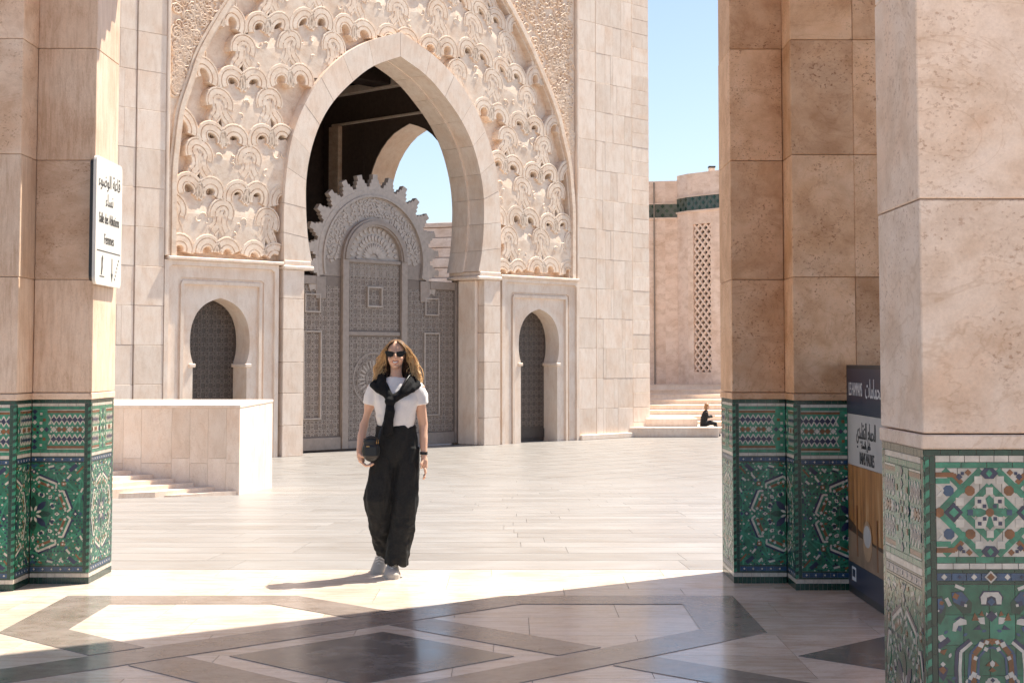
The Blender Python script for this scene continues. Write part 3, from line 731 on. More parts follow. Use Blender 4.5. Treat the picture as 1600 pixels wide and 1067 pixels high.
while z0 < 9.6:
    offx = PW/2 if row % 2 else 0.0
    for i in range(-6, 7):
        cx = i*PW+offx; cz = z0
        jr = random.uniform(-.03,.03)
        arcs = []
        for s in (1,-1):
            m = lambda pts: [(cx+s*(a), cz+b) for a, b in pts]
            arcs.append(m(arcp(.195,.350+jr,.180,212,-30,15)))
            arcs.append(m(arcp(.150,-.085,.255,42,-48,11)))
            arcs.append(m(arcp(.505,-.350,.200,120,205,9)))
        arcs.append([(cx+.455+.165*math.cos(R(a9)), cz+.005+jr+.165*math.sin(R(a9))) for a9 in range(200,-29,-19)])
        mb = MB()
        for k, p in enumerate(arcs):
            p = [warp(q) for q in p]
            seg = []
            dy = 0.004*(k % 3)+0.0015*(row % 2)+.0007*(i % 2)
            for q in p+[None]:
                if q is not None and inside(q[0], q[1]): seg.append(q)
                else:
                    if len(seg) > 2:
                        v, f = sweep2d(seg, [(a, b+dy) for a, b in RB]); mb.add(v, f)
                    seg = []
        if mb.v: gm('carved_ribbon', mb.v, mb.f, CARVE)
        # cell plate, nearly flush, that leaves deep half-moon pockets under the two lobes
        hol = lambda s_: [(s_*.2275+.118*math.cos(R(a)), .30+.02) for a in (180, 0)] 
        jz = random.uniform(-.03,.03); tl = random.uniform(.020,.032)
        hf = [(0,.50),(.05,.46),(.085,.38+jz),(.195,.345+jz),(.30,.37+jz),(.375,.25),(.40,.12),(.375,.01),(.456,-.005),(.456,-.44),(.30,-.50)]
        cell = hf+[(0,-.52)]+[(-a, b) for a, b in hf[:0:-1]]
        wc = [warp((cx+a, cz+b)) for a, b in cell]
        if not any(abs(a) < innhalf(b)+.03 for a, b in wc) and any(inside(a, b, 0) for a, b in wc) and all(oghalf(b) > abs(a)-.10 and b > 3.0 for a, b in wc):
            dep = lambda b: tl+.035*max(0,(b+.05)/.4)
            vv = [(w9[0], dep(b), w9[1]) for (a, b), w9 in zip(cell, wc)]; c1 = len(vv); w0 = warp((cx, cz)); vv += [(w0[0],tl-.012,w0[1])]
            ff = [(j_,(j_+1)%c1,c1) for j_ in range(c1)]
            gm('carved_cell', vv, ff, CARVE)
            for kk in range(3):
                lx, lz, la = cx+random.uniform(-.22,.22), cz+random.uniform(-.30,.12), random.uniform(0,360)
                lr = random.uniform(.04,.085)
                lv, lf = sweep2d([warp(q9) for q9 in [(lx+lr*(1-.07*t9)*math.cos(R(la+t9*32)), lz+lr*(1-.07*t9)*math.sin(R(la+t9*32))) for t9 in range(7)]], [(-.016,.09),(-.011,tl-.010),(0,tl-.020),(.011,tl-.010),(.016,.09)]); gm('cusp_leaf', lv, lf, CARVE)
            if random.random() < .7:
                lv, lf = sweep2d([warp(q9) for q9 in [(cx,cz+.44),(cx,cz+.34),(cx,cz+.24)]], [(-.026,.2),(-.02,.05),(0,.03),(.02,.05),(.030,.2)]); gm('cusp_leaf', lv, lf, CARVE)
            for s in (1,-1):
                if random.random() < .6:
                    lv, lf = sweep2d([warp(q9) for q9 in [(cx+s*.195+.05,cz+.47),(cx+s*.195+.01,cz+.41),(cx+s*.195-.03,cz+.34)]], [(-.024,.20),(-.012,.10),(0,.085),(.012,.10),(.024,.20)]); gm('cusp_leaf', lv, lf, CARVE)
    z0 += PH; row += 1
# arabesque of the spandrels: scrolls too small to pick apart
rs = random.Random(5); mb = MB()
for s in (1,-1):
    for k in range(620):
        z = rs.uniform(4.6, 10.5); hw = oghalf(z); hw = max(hw, 0)
        x = rs.uniform(hw+.14, 4.5)
        if 4.5-hw < .18: continue
        r0 = rs.uniform(.05,.13); r0 = min(r0, (x-hw-.06), 4.6-x); 
        if r0 < .03: continue
        a0 = rs.uniform(0,360); sp = rs.choice((-1,1))
        p = [(s*x+(r0*(1-.75*t/10))*math.cos(R(a0+sp*t*45)), z+(r0*(1-.75*t/10))*math.sin(R(a0+sp*t*45))) for t in range(11)]
        dy = rs.uniform(0,.008)
        v, f = sweep2d(p, [(-.014,.06),(-.010,.014+dy),(0,.004+dy),(.010,.014+dy),(.014,.06)]); mb.add(v, f)
stuff(gm('arabesque_scrolls', mb.v, mb.f, CARVE))
# niche bays
HS = [(.50,.0),(.50,.75),(.50,1.50),(.50,1.52),(.545,1.66),(.555,1.85),(.535,2.05),(.46,2.24),(.34,2.38),(.18,2.47),(0,2.525)]
def poly_sample(pts, n):
    L = [0]
    for a, b in zip(pts, pts[1:]): L.append(L[-1]+math.hypot(b[0]-a[0], b[1]-a[1]))
    o = []
    for i in range(n):
        d = L[-1]*i/(n-1); k = max(j for j in range(len(L)) if L[j] <= d+1e-9); k = min(k, len(pts)-2)
        t = (d-L[k])/max(L[k+1]-L[k],1e-9); o.append((pts[k][0]+(pts[k+1][0]-pts[k][0])*t, pts[k][1]+(pts[k+1][1]-pts[k][1])*t))
    return o
hsr = HS[:4]+spline(HS[3:], 20)[1:]
hs = full(poly_sample(hsr, 40))
def star_relief(x0, x1, z0, z1, y, step, inside_f=None, t=.0085, h=.012):
    """net of eight-pointed star outlines in relief"""
    mb = MB(); nx = max(1, round((x1-x0)/step)); nz = max(1, round((z1-z0)/step)); sx = (x1-x0)/nx; sz = (z1-z0)/nz
    for i in range(nx):
        for j in range(nz):
            cx = x0+(i+.5)*sx; cz = z0+(j+.5)*sz
            if inside_f and not inside_f(cx, cz): continue
            r = min(sx, sz)*.5
            for k in range(8):
                a = math.pi/4*k+math.pi/8; b = a+math.pi/8*3
                p0 = (cx+r*.98*math.cos(a), cz+r*.98*math.sin(a)); p1 = (cx+r*.55*math.cos(a+math.pi/8), cz+r*.55*math.sin(a+math.pi/8)); p2 = (cx+r*.98*math.cos(a+math.pi/4), cz+r*.98*math.sin(a+math.pi/4))
                pe = petal(cx, cz, a+math.pi/8, r*.22, r*.52, r*.10)
                v, f = prism(pe, lambda u, w, d: (u, d, w), y, y-h); mb.add(v, f)
                for q0, q1 in ((p0,p1),(p1,p2)):
                    v, f = prism(bar(*q0,*q1,t), lambda u, w, d: (u, d, w), y, y-h*(.8+.05*(k%3))); mb.add(v, f)
    return mb
for s in (1,-1):
    c = s*3.6
    nm = lambda pts: [(c+a, b) for a, b in pts]
    ends = poly_sample([(.70,0),(.70,2.72),(0,2.72)], 40)
    rect1 = full(ends)
    v, f = strip_solid(nm(hs), nm(rect1), 0.05, 0.48); gm('niche_surround', v, f, GATE)
    for wa, wb, ht, yf in ((.70,.755,2.72,.005),(.755,.80,2.775,.04),(.80,.985,2.82,.02),(.985,1.062,3.005,-.02)):
        A = full(poly_sample([(wa,0),(wa,ht),(0,ht)], 40)); Bq = full(poly_sample([(wb-.001,0),(wb-.001,ht+(wb-wa)-.001),(0,ht+(wb-wa)-.001)], 40))
        if wb > 1.06: ht2 = 3.03
        v, f = strip_solid(nm(A), nm(Bq), yf, 0.48); gm('niche_frame', v, f, GATE)
    xa, xb = c-1.075, c+1.03
    if s < 0: xa, xb = c-1.03, c+1.075
    gb('cornice', min(c-s*1.13, c+s*1.02), max(c-s*1.13, c+s*1.02), -.07, .5, 3.085, 3.135, c=.01)
    for q in (-1,1):   # small imposts of the horseshoe arch
        gb('niche_impost', c+q*.52-.06, c+q*.52+.06, .02, .475, 1.44, 1.50, c=.012)
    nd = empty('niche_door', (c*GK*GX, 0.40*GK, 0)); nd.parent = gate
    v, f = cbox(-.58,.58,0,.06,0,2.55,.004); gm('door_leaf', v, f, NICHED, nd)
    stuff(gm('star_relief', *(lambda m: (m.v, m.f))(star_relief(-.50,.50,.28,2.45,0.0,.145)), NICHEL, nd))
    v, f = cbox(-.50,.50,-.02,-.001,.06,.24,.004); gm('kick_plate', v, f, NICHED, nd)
    gb('niche_back', c-1.06, c+1.06, .485, .75, 0, 3.08)
# flanking piers in ashlar
for s in (1,-1):
    zz = [0.0,.60,1.19,1.78,2.37,2.96,3.55,4.14,4.73,5.32,5.91,6.5,7.09,7.68,8.27,8.86,9.45,10.04,10.63,11.2]
    for a, b in zip(zz, zz[1:]):
        xa, xb = sorted((s*4.668, s*5.165)); gb('stone_block', xa, xb, -.012+random.uniform(-.002,.002), .75, a+.0012, b-.0012)
        cuts = [5.18]+sorted(random.sample([5.38,5.46,5.62,5.70,5.82,5.95,6.05],3))+[6.285]
        for p, q in zip(cuts, cuts[1:]):
            xa, xb = sorted((s*p, s*q)); gb('stone_block', xa+.0006, xb-.0006, -.004+random.uniform(-.0015,.0015), .75, a+.0022, b-.0022, c=.003)
        h = (b-a)/2
        for k in (0,1):
            xa, xb = sorted((s*6.31, s*6.84)); gb('stone_block', xa, xb, .012+random.uniform(-.002,.002), 1.2, a+k*h+.002, a+(k+1)*h-.002, c=.003)
    xa, xb = sorted((s*4.605, s*4.664)); gb('edge_moulding', xa, xb, -.03, .7, 3.14, 11.2, c=.012)
    xa, xb = sorted((s*4.665, s*6.83)); gb('wall_core', xa, xb, .1, .74, 0, 11.2)
    # walls running back behind the gate
    if s < 0: gb('return_wall', -6.82, -6.0, .76, 7.5, 0, 11.2)
gb('base_course', 4.67, 6.9, -.07, .0, 0, .10, c=.01); gb('base_course', -6.9, -4.67, -.07, .0, 0, .10, c=.01)
# hall behind: back wall, left wall, ceiling with beams, right wall pierced by a second arch
DARKST = plain('shade_toned_stone', (0.085,0.060,0.046), 0.7, 0, .12)  # shade on the pale right wall, put into a dark facing colour
gb('hall_back_wall', -6.0, 2.75, 4.6, 5.0, 0, 8.0, DARKBROWN); gb('hall_left_wall', -3.4, -3.0, .76, 4.59, 0, 8.0, DARKBROWN)
gb('hall_ceiling', -5.9, 2.14, .76, 4.59, 7.3, 7.6, DARKBROWN); gb('hall_roof', -6.8, 2.75, .75, 5.0, 8.05, 8.4, GATE)
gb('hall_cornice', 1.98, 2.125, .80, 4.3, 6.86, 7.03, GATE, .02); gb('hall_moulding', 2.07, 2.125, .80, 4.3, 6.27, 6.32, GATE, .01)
gb('hall_pilaster', 2.02, 2.125, 4.02, 4.32, 0, 6.26, PILL, .01); gb('ceiling_beam', -2.99, 1.97, 2.4, 2.9, 6.9, 7.29, DARKBROWN, .02)
A = [(y_, z_) for y_, z_ in [(1.18,0),(1.18,3.2),(1.20,4.4),(1.17,5.0),(1.02,5.4),(.78,5.72),(.48,5.95),(.2,6.06),(0,6.12)]]
A = A[:2]+spline(A[1:], 20)[1:]; A = full(poly_sample(A, 30)); Bq = full(poly_sample([(1.30,0),(1.30,7.28),(0,7.28)], 30))
v, f = strip_solid(A, Bq, 2.15, 2.75)
gm('side_arch', [(b, 2.06+a, c_) for a, b, c_ in v], f, GATE)
v, f = strip_solid(A, Bq, 2.128, 2.148)
gm('side_arch_shade_facing', [(b, 2.06+a, c_) for a, b, c_ in v], f, DARKST)
gb('hall_shade_facing', 2.128, 2.148, 3.367, 4.59, 0, 7.28, DARKST)
gb('hall_right_wall', 2.15, 2.75, 3.365, 4.59, 0, 7.28, GATE)
gb('hall_right_wall', 2.15, 2.75, .755, 4.59, 7.285, 8.045, GATE)

# great door with crenellated crown
gd = empty('great_door', (0, .60*GK, 0)); gd.parent = gate
def dbx(name, x0, x1, y0, y1, z0, z1, mat, c=.006): v, f = cbox(x0,x1,y0,y1,z0,z1,c); return gm(name, v, f, mat, gd)
def dring(name, r0, r1, zc, y0, y1, mat, a0=0, a1=180, n=33):
    A = [(r0*math.cos(R(a0+(a1-a0)*i/(n-1))), zc+r0*math.sin(R(a0+(a1-a0)*i/(n-1)))) for i in range(n)]
    Bq = [(r1*math.cos(R(a0+(a1-a0)*i/(n-1))), zc+r1*math.sin(R(a0+(a1-a0)*i/(n-1)))) for i in range(n)]
    v, f = strip_solid(A, Bq, y0, y1); return gm(name, v, f, mat, gd)
ZC = 3.30
dbx('door_leaf', -2.06, 2.06, .02, .10, .03, 2.99, DOORD); dbx('door_leaf', -1.28, 1.28, .021, .10, 2.992, ZC, DOORM)
dring('crown_panel', .02, 1.28, ZC, .022, .10, DOORL)
dring('crown_moulding', 1.12, 1.26, ZC, -.015, .10, DOORL, -14, 194); dring('crown_moulding', 1.12, 1.16, ZC, -.035, -.016, DOORL, -14, 194)
dring('inner_arch', .60, .74, ZC, -.05, .02, DOORM); dring('inner_arch', .63, .70, ZC, -.075, -.051, DOORM)
for s in (1,-1):
    xa, xb = sorted((s*.60, s*.74)); dbx('stile', xa, xb, -.05, .019, .03, ZC-.001, DOORM)
    xa, xb = sorted((s*1.08, s*1.30)); dbx('stile', xa, xb, -.015, .019, 2.6, 2.98, DOORM)
    xa, xb = sorted((s*1.93, s*2.06)); dbx('stile', xa, xb, -.03, .019, .03, 2.985, DOORM)
    xa, xb = sorted((s*1.31, s*1.92)); dbx('shoulder_rail', xa, xb, -.03, .019, 2.84, 2.985, DOORM)
    xa, xb = sorted((s*.75, s*1.92)); dbx('bottom_rail', xa, xb, -.03, .019, .03, .24, DOORM)
    # long framed panel and small square panel each side
    c = s*1.36
    for nm_, z0_, z1_, hw in (('long_panel',.55,2.05,.19),('square_panel',2.36,2.68,.17)):
        for (x0_,x1_,za,zb) in ((c-hw,c-hw+.025,z0_,z1_),(c+hw-.025,c+hw,z0_,z1_),(c-hw+.026,c+hw-.026,z0_,z0_+.025),(c-hw+.026,c+hw-.026,z1_-.025,z1_)): dbx('panel_frame', x0_,x1_,-.022,.018,za,zb,DOORL,.003)
    stuff(gm('star_relief', *(lambda m: (m.v, m.f))(star_relief(min(s*.76,s*1.92),max(s*.76,s*1.92),.26,2.83,.02,.165)), DOORL, gd))
dbx('bottom_rail', -.59, .59, -.03, .019, .03, .16, DOORM)
dbx('mid_rail', -.59, .59, -.02, .019, 1.98, 2.05, DOORM); dbx('lintel_rail', -.59, .59, -.03, .019, ZC-.05, ZC+.01, DOORM)
for z0_, z1_ in ((.18,1.96),(2.07,3.24)):
    stuff(gm('star_relief', *(lambda m: (m.v, m.f))(star_relief(-.585,.585,z0_,z1_,.02,.167)), DOORL, gd))
for (x0_,x1_,za,zb) in ((-.17,-.145,2.48,2.84),(.145,.17,2.48,2.84),(-.144,.144,2.48,2.505),(-.144,.144,2.815,2.84)): dbx('panel_frame', x0_,x1_,-.03,.018,za,zb,DOORL,.003)
for r0,r1 in ((.44,.47),(.36,.375),(.16,.18)): dring('rosette_ring', r0, r1, 1.22, .004, .018, DOORM, 0, 360, 41)
mb = MB()
for k in range(24):
    a = 2*math.pi*k/24
    v, f = prism(petal(0,1.22,a,.18,.35,.017), lambda u, w_, d: (u, d, w_), .018, .006); mb.add(v, f)
gm('rosette_petals', mb.v, mb.f, DOORL, gd)
# floral ring and tympanum relief
mb = MB(); rs = random.Random(9)
for k in range(430):
    a = rs.uniform(-.05,math.pi+.05); r = rs.uniform(.79,1.09)
    cx, cz = r*math.cos(a), ZC+r*math.sin(a)
    v, f = prism(petal(cx,cz,rs.uniform(0,6.28),-.038,.04,.017), lambda u, w_, d: (u, d, w_), .024, .014-rs.uniform(0,.008)); mb.add(v, f)
for k in range(15):
    a = math.pi*(k+.5)/15
    for r0, r1, wd in ((.07,.27,.022),(.30,.42,.03),(.45,.56,.03)):
        v, f = prism(petal(0,ZC+.04,a+(.1 if r0==.30 else 0),r0,r1,wd), lambda u, w_, d: (u, d, w_), .024, .008-.002*(k%3)); mb.add(v, f)
stuff(gm('floral_relief', mb.v, mb.f, DOORL, gd))
nt_ = 17
for k in range(nt_):
    a = R(-20+220*k/(nt_-1)); steps = [(1.25,.155),(1.30,.155),(1.30,.122),(1.365,.122),(1.365,.088),(1.43,.088),(1.43,.054),(1.525,.054)]
    pts = [(r, w_) for r, w_ in steps]+[(r, -w_) for r, w_ in steps[::-1]]
    pts = [(r*math.cos(a)-t*math.sin(a), ZC+r*math.sin(a)+t*math.cos(a)) for r, t in pts]
    v, f = prism(pts, lambda u, w_, d: (u, d, w_), -.01-.002*(k%2), .09); gm('merlon', v, f, DOORL, gd)

# ------------------------------------------------------------------ stone parapet block with shallow steps, left of the gate
PB = (-4.49, 26.5); pz = gz(26.5)
pb = empty('stone_parapet', (PB[0], PB[1], pz), 0, 'low pale stone parapet block beside the shallow steps at left', 'parapet')
block('core', -4.5, -.03, .03, 3.62, -.3, 1.42, GATE, pb)
x = -4.5; k = 0
rp = random.Random(8)
while x < -.05:
    wv = min(rp.choice([.30,.36,.42,.5]), -.0-x)
    if -x-wv < .2: wv = -x
    block('facing_slab', x+.001, x+wv-.001, 0+rp.uniform(0,.002), .029, .52 if k % 2 else .60, 1.425, GATE, pb, .002)
    block('facing_slab', x+.001, x+wv-.001, 0+rp.uniform(0,.002), .029, -.3, .517 if k % 2 else .597, GATE, pb, .002)
    x += wv; k += 1
y = .031
while y < 3.6:
    wv = min(rp.choice([.55,.7,.85]), 3.62-y); block('facing_slab', -.029, 0.0, y+.001, y+wv-.001, -.3, 1.425, GATE, pb, .002); y += wv
for (xa, xb) in ((-4.5,-3.0),(-3.0,-1.4),(-1.4,.012)): block('coping_slab', xa+.001, xb-.001, -.012, 3.63, 1.427, 1.475, GATE, pb, .006)
st = empty('shallow_steps', (PB[0], PB[1], pz), 0, 'fan of low pale steps rising in front of the parapet block', 'steps')
XK = [-.04,-.41,-.745,-1.07,-1.42,-1.77,-2.1]; FK = [(-.80,-.75),(-1.15,-1.05),(-1.75,-1.5),(-2.3,-1.9),(-2.9,-2.3),(-3.5,-2.7),(-4.1,-3.1)]
for k in range(7):
    z = .068*(k+1)
    poly = [(XK[k],-.015),(-6,-.015),(-6,-3.6),(FK[k][0]-2,FK[k][1]-1.2) if k < 3 else (-6,-3.5),FK[k]]
    if area(poly) < 0: poly = poly[::-1]
    v, f = prism(poly, lambda a, b, d: (a, b, d), -.5+.003*k, z); mesh_obj('step', v, f, GATE, st, recalc=True)

# ------------------------------------------------------------------ sign on the left pillar
sg = empty('pillar_sign', (-2.955, 11.5, 2.54), 0, 'cream bilingual sign with black lettering and arrows on the left pillar', 'sign')
def rounded(w_, h_, r, n=5):
    p = []
    for cx, cy, a in ((w_/2-r,h_/2-r,0),(-w_/2+r,h_/2-r,90),(-w_/2+r,-h_/2+r,180),(w_/2-r,-h_/2+r,270)):
        p += [(cx+r*math.cos(R(a+90*i/n)), cy+r*math.sin(R(a+90*i/n))) for i in range(n+1)]
    return p
SP = lambda u, v, d: (d, u, v)          # faces +X; u to the right as seen is +Y
v, f = prism(rounded(.74,.905,.05), SP, .028, .050); mesh_obj('sign_panel', v, f, SIGNW, sg, recalc=True)
v, f = prism(rounded(.70,.86,.04), SP, .0, .028); mesh_obj('mounting_plate', v, f, BLACKFR, sg, recalc=True)
SU, SV, SN = (0,1,0), (0,0,1), (1,0,0)
for txt, zc, sz, xs in ((arabic('قاعة الوضوء'),.29,.13,1.0),(arabic('نساء'),.155,.12,1.0),('Salle des Ablutions',.02,.105,.72),('Femmes',-.125,.105,.8)):
    text_on('lettering', txt, sz, SIGNT, sg, (.0515,0,zc), SU, SV, SN, xs)
block('divider_line', .0505, .0515, -.33, .33, -.215, -.207, SIGNT, sg, .0002)
def flat(name, poly, mat=SIGNT, parent=sg, P=SP, d0=.0502, d1=.0515):
    v, f = prism(poly, P, d0, d1); return mesh_obj(name, v, f, mat, parent, recalc=True)
flat('arrow', [(.085,-.25),(.105,-.25),(.105,-.36),(.125,-.36),(.095,-.42),(.065,-.36),(.085,-.36)])
flat('pictogram', [(-.20,-.26),(-.17,-.24),(-.155,-.26),(-.17,-.30),(-.165,-.33),(-.19,-.38),(-.215,-.38),(-.20,-.32)])
flat('pictogram', [(-.25,-.395),(-.12,-.395),(-.12,-.388),(-.25,-.388)])
for k in range(6):
    a, b = .165+.022*k, -.405+.028*k; flat('stair_pictogram', [(a,b),(a+.018,b),(a+.018,b+.016),(a,b+.016)])

# ------------------------------------------------------------------ poster board standing between the right-hand pillars
PNAVY = plain('poster_navy', (0.016,0.022,0.05), 0.35, 0, 0.05); PCREAM = plain('poster_grey', (0.46,0.45,0.43), 0.4, 0, 0.03)
PWHITE = plain('poster_white', (0.62,0.62,0.62), 0.4, 0, 0.02)
m, t, b = new_mat('poster_photo', 0.35)
vv_, _ = mapped(t, (1,6,0.55), False)
n1 = noise(t, vv_, 2.4, 4, .6, .4)
c1 = ramp(t, n1, [(.30,(.10,.035,.012)),(.45,(.34,.14,.035)),(.62,(.46,.21,.06)),(.74,(.66,.46,.26))]).outputs[0]
t.links.new(c1, b.inputs['Base Color'])
PPHOTO = m
PDARK = plain('poster_shadow_print', (0.075,0.032,0.016), 0.35, 0, .2); PTAN = plain('poster_tan_print', (0.40,0.25,0.14), .35, 0, .15); PBEIGE = plain('poster_beige_print', (.30,.19,.12), .35, 0, .15); PORANGE = plain('poster_stick_print', (.26,.09,.025), .35, 0, .1)
bo = empty('poster_board', (2.28, 10.24, 0), 0, 'standing poster board with navy header and orange photograph between right-hand pillars', 'poster board')
BP = lambda u, v, d: (-d, -u, v)        # faces -X; u to the right as seen is -Y
block('board_frame', 0.0, .035, -.72, .70, 0, 1.525, BLACKFR, bo, .004)
W2 = .66
flat('navy_header', rect(-W2,W2,1.20,1.50), PNAVY, bo, BP, .0, .003)
flat('grey_panel', rect(-W2,W2,.86,1.198), PCREAM, bo, BP, .0, .003)
flat('photo_print', rect(-W2,W2,.30,.858), PPHOTO, bo, BP, .0, .003)
flat('photo_shadow', [(-W2,.50),(-.3,.44),(.1,.40),(W2,.40),(W2,.30),(-W2,.30)], PDARK, bo, BP, .003, .0045)
flat('photo_ground', [(-W2,.42),(W2,.36),(W2,.20),(-W2,.20)], PBEIGE, bo, BP, .0045, .006)
flat('photo_stick', bar(-.40,.60,-.38,.27,.03), PORANGE, bo, BP, .006, .0075); flat('photo_stick', bar(.18,.56,.20,.24,.03), PORANGE, bo, BP, .006, .0075)
flat('photo_bowl', sq(-.08,.40,.13,0,20), PTAN, bo, BP, .0062, .0078); flat('photo_bowl_rim', [(-.08+.105*math.cos(a/10*math.pi), .43+.07*math.sin(a/10*math.pi)) for a in range(20)], PCREAM, bo, BP, .0078, .0090)
flat('navy_footer', rect(-W2,W2,.055,.215), PNAVY, bo, BP, .007, .0095)
flat('footer_badge', rect(-.54,-.42,.10,.19), PWHITE, bo, BP, .0095, .011)
flat('footer_badge', rect(-.52,-.44,.125,.175), PNAVY, bo, BP, .011, .012)
BU, BV, BN = (0,-1,0), (0,0,1), (-1,0,0)
text_on('lettering', 'LES HAMMAMS', .125, PWHITE, bo, (-.0045,.40,1.36), BU, BV, BN, .50)
text_on('lettering', arabic('الحمامات'), .17, PWHITE, bo, (-.0045,-.14,1.365), BU, BV, BN, .75)
text_on('lettering', 'LES HAMMAMS', .035, PWHITE, bo, (-.0045,.26,1.285), BU, BV, BN, 1.3) if False else None
text_on('lettering', arabic('الحمام التقليدي'), .15, BLACKFR, bo, (-.0045,.10,1.09), BU, BV, BN, .62)
text_on('lettering', arabic('خاص بالنساء'), .075, BLACKFR, bo, (-.0045,.10,1.005), BU, BV, BN, .7)
text_on('lettering', 'BAINS MAURES', .115, BLACKFR, bo, (-.0045,.08,.915), BU, BV, BN, .55)

# ------------------------------------------------------------------ stairs and wing at the far right (beyond the gate)
ss = empty('wide_stairs', (6.0, 58.0, ZG), 0, 'wide pale stone stairs rising to the wing with the lattice window', 'stairs')
nst = 9
for k in range(nst):
    block('step', -5.5, 16, k*.85, 10.0, k*.18 if k else 0.0, (k+1)*.18-.004, GATE, ss, .01)
    block('tread', -5.5, 16, k*.85-.03, k*.85+.86, (k+1)*.18-.004, (k+1)*.18+.03, GATE, ss, .008)
pl_ = empty('corner_platform', (3.55, 56.1, ZG), 0, 'two-tier stone platform at the foot of the gate corner', 'platform')
block('lower_tier', 0.0, 3.55, -1.0, 1.6, 0, .34, GATE, pl_, .02); block('upper_tier', .6, 2.9, -.3, 1.5, .342, .62, GATE, pl_, .02)
block('corner_plinth', .30, 1.5, -.05, .9, .622, .66, GATE, pl_, .02)
wz = ZG+nst*.18
wg = empty('lattice_wing', (0, 0, wz), 0, 'pale stone wing with dark green tile frieze and tall lattice window beyond the stairs', 'building')
FP = [(4.9,67.6),(6.45,67.2),(6.95,67.1),(7.30,66.3),(9.0,64.3)]
def wall_seg(a, b, z0, z1, mat, name, dep=.6, pr=0.0, parent=wg):
    a = Vector((a[0],a[1],0)); b = Vector((b[0],b[1],0)); d = (b-a).normalized(); n = Vector((d.y,-d.x,0))
    a2 = a+n*pr; b2 = b+n*pr; a3 = a-n*dep; b3 = b-n*dep
    v = [(*p.xy, z) for z in (z0,z1) for p in (a2,b2,b3,a3)]
    return mesh_obj(name, v, [(0,3,2,1),(4,5,6,7),(0,1,5,4),(1,2,6,5),(2,3,7,6),(3,0,4,7)], mat, parent, recalc=True)
FRZ = plain('frieze_glaze', (0.085,0.105,0.09), .3)
tops = [8.55, 8.55, 8.75, 8.75, 9.0]
for i, (a, b) in enumerate(zip(FP, FP[1:])):
    tp = tops[i]
    if i == 3:   # wall with the lattice opening left free
        A_, B_ = Vector(a), Vector(b); L = (B_-A_).length; u_ = (B_-A_)/L
        o0, o1 = .30, 1.28
        zl0, zl1 = .53, 6.62
        wall_seg(A_, A_+u_*o0, 0, tp, FARST, 'wall'); wall_seg(A_+u_*o1, B_, 0, tp, FARST, 'wall')
        wall_seg(A_+u_*o0, A_+u_*o1, 0, zl0, FARST, 'wall'); wall_seg(A_+u_*o0, A_+u_*o1, zl1, tp, FARST, 'wall')
        wall_seg(A_+u_*(o0-.02), A_+u_*(o1+.02), zl0-.02, zl1+.02, DARKBROWN, 'lattice_backing', .58, -.34)
        la = empty('lattice_window', (A_.x, A_.y, 0), math.atan2(u_.y, u_.x)); la.parent = wg
        hh = (zl1-zl0)/18; ww = (o1-o0)/3
        for k in range(18+4):
            for s in (1,-1):
                pass
        for k in range(-3, 19):
            for s in (1,-1):
                z0_ = zl0+k*hh; P0 = (o0, z0_) if s > 0 else (o1, z0_); P1 = (o1, z0_+3*hh) if s > 0 else (o0, z0_+3*hh)
                pls = clip_rect(bar(*P0,*P1,.085), o0+.002, o1-.002, zl0+.002, zl1-.002)
                if len(pls) > 2:
                    v, f = prism(pls, lambda a, b, d: (a, d, b), .05+.012*(s>0), .16); mesh_obj('lattice_bar', v, f, FARST, la, recalc=True)
    else: wall_seg(a, b, 0, tp, FARST, 'wall')
    wall_seg(a, b, tp-.98+.0, tp-.94, FARST, 'frieze_ledge', .1, .07); wall_seg(a, b, tp-1.62, tp-1.55, FARST, 'frieze_ledge', .1, .06)
    # tiled frieze: tiles too small to pick apart
    A_, B_ = Vector(a), Vector(b); L = (B_-A_).length; u_ = (B_-A_)/L; n_ = Vector((u_.y,-u_.x)); mb = MB()
    wall_seg(a, b, tp-1.549, tp-.981, FRZ, 'frieze_bed', .05, .012)
    nn = max(2, round(L/.20))
    for k in range(nn):
        for r_ in range(3):
            cu_ = (k+.5)*L/nn; cv_ = tp-1.549+.568*(r_+.5)/3
            v, f = prism(sq(cu_, cv_, .085), lambda a_, b_, d: (A_.x+u_.x*a_+n_.x*d, A_.y+u_.y*a_+n_.y*d, b_), .012, .03); mb.add(v, f, 0 if (k+r_)%2 else 1)
    stuff(mb.build('frieze_tiles', [TDGREEN, FRZ], wg, recalc=True))
block('roof_box', 8.25, 8.5, 66.6, 66.9, 8.7, 9.05, GATE, wg, .02); block('roof_box_lid', 8.23, 8.52, 66.58, 66.92, 9.052, 9.12, BLACKFR, wg, .01)
block('pilaster_strip', 5.97, 6.02, 67.24, 67.34, 0, 8.5, JOINT, wg, .005)

# far block seen through the gate
fb = empty('far_block', (6, 84, ZG), R(-20), 'pale distant block with banded stone seen through the gate arch', 'building')
for k in range(18): block('stone_band', -24, 24, 0 if k % 2 else -.05, 3, k*.55, (k+1)*.55-.03, FARST, fb, .02)
block('roof_parapet', -24, 24, -.1, 3, 9.9, 10.15, FARST, fb, .02)

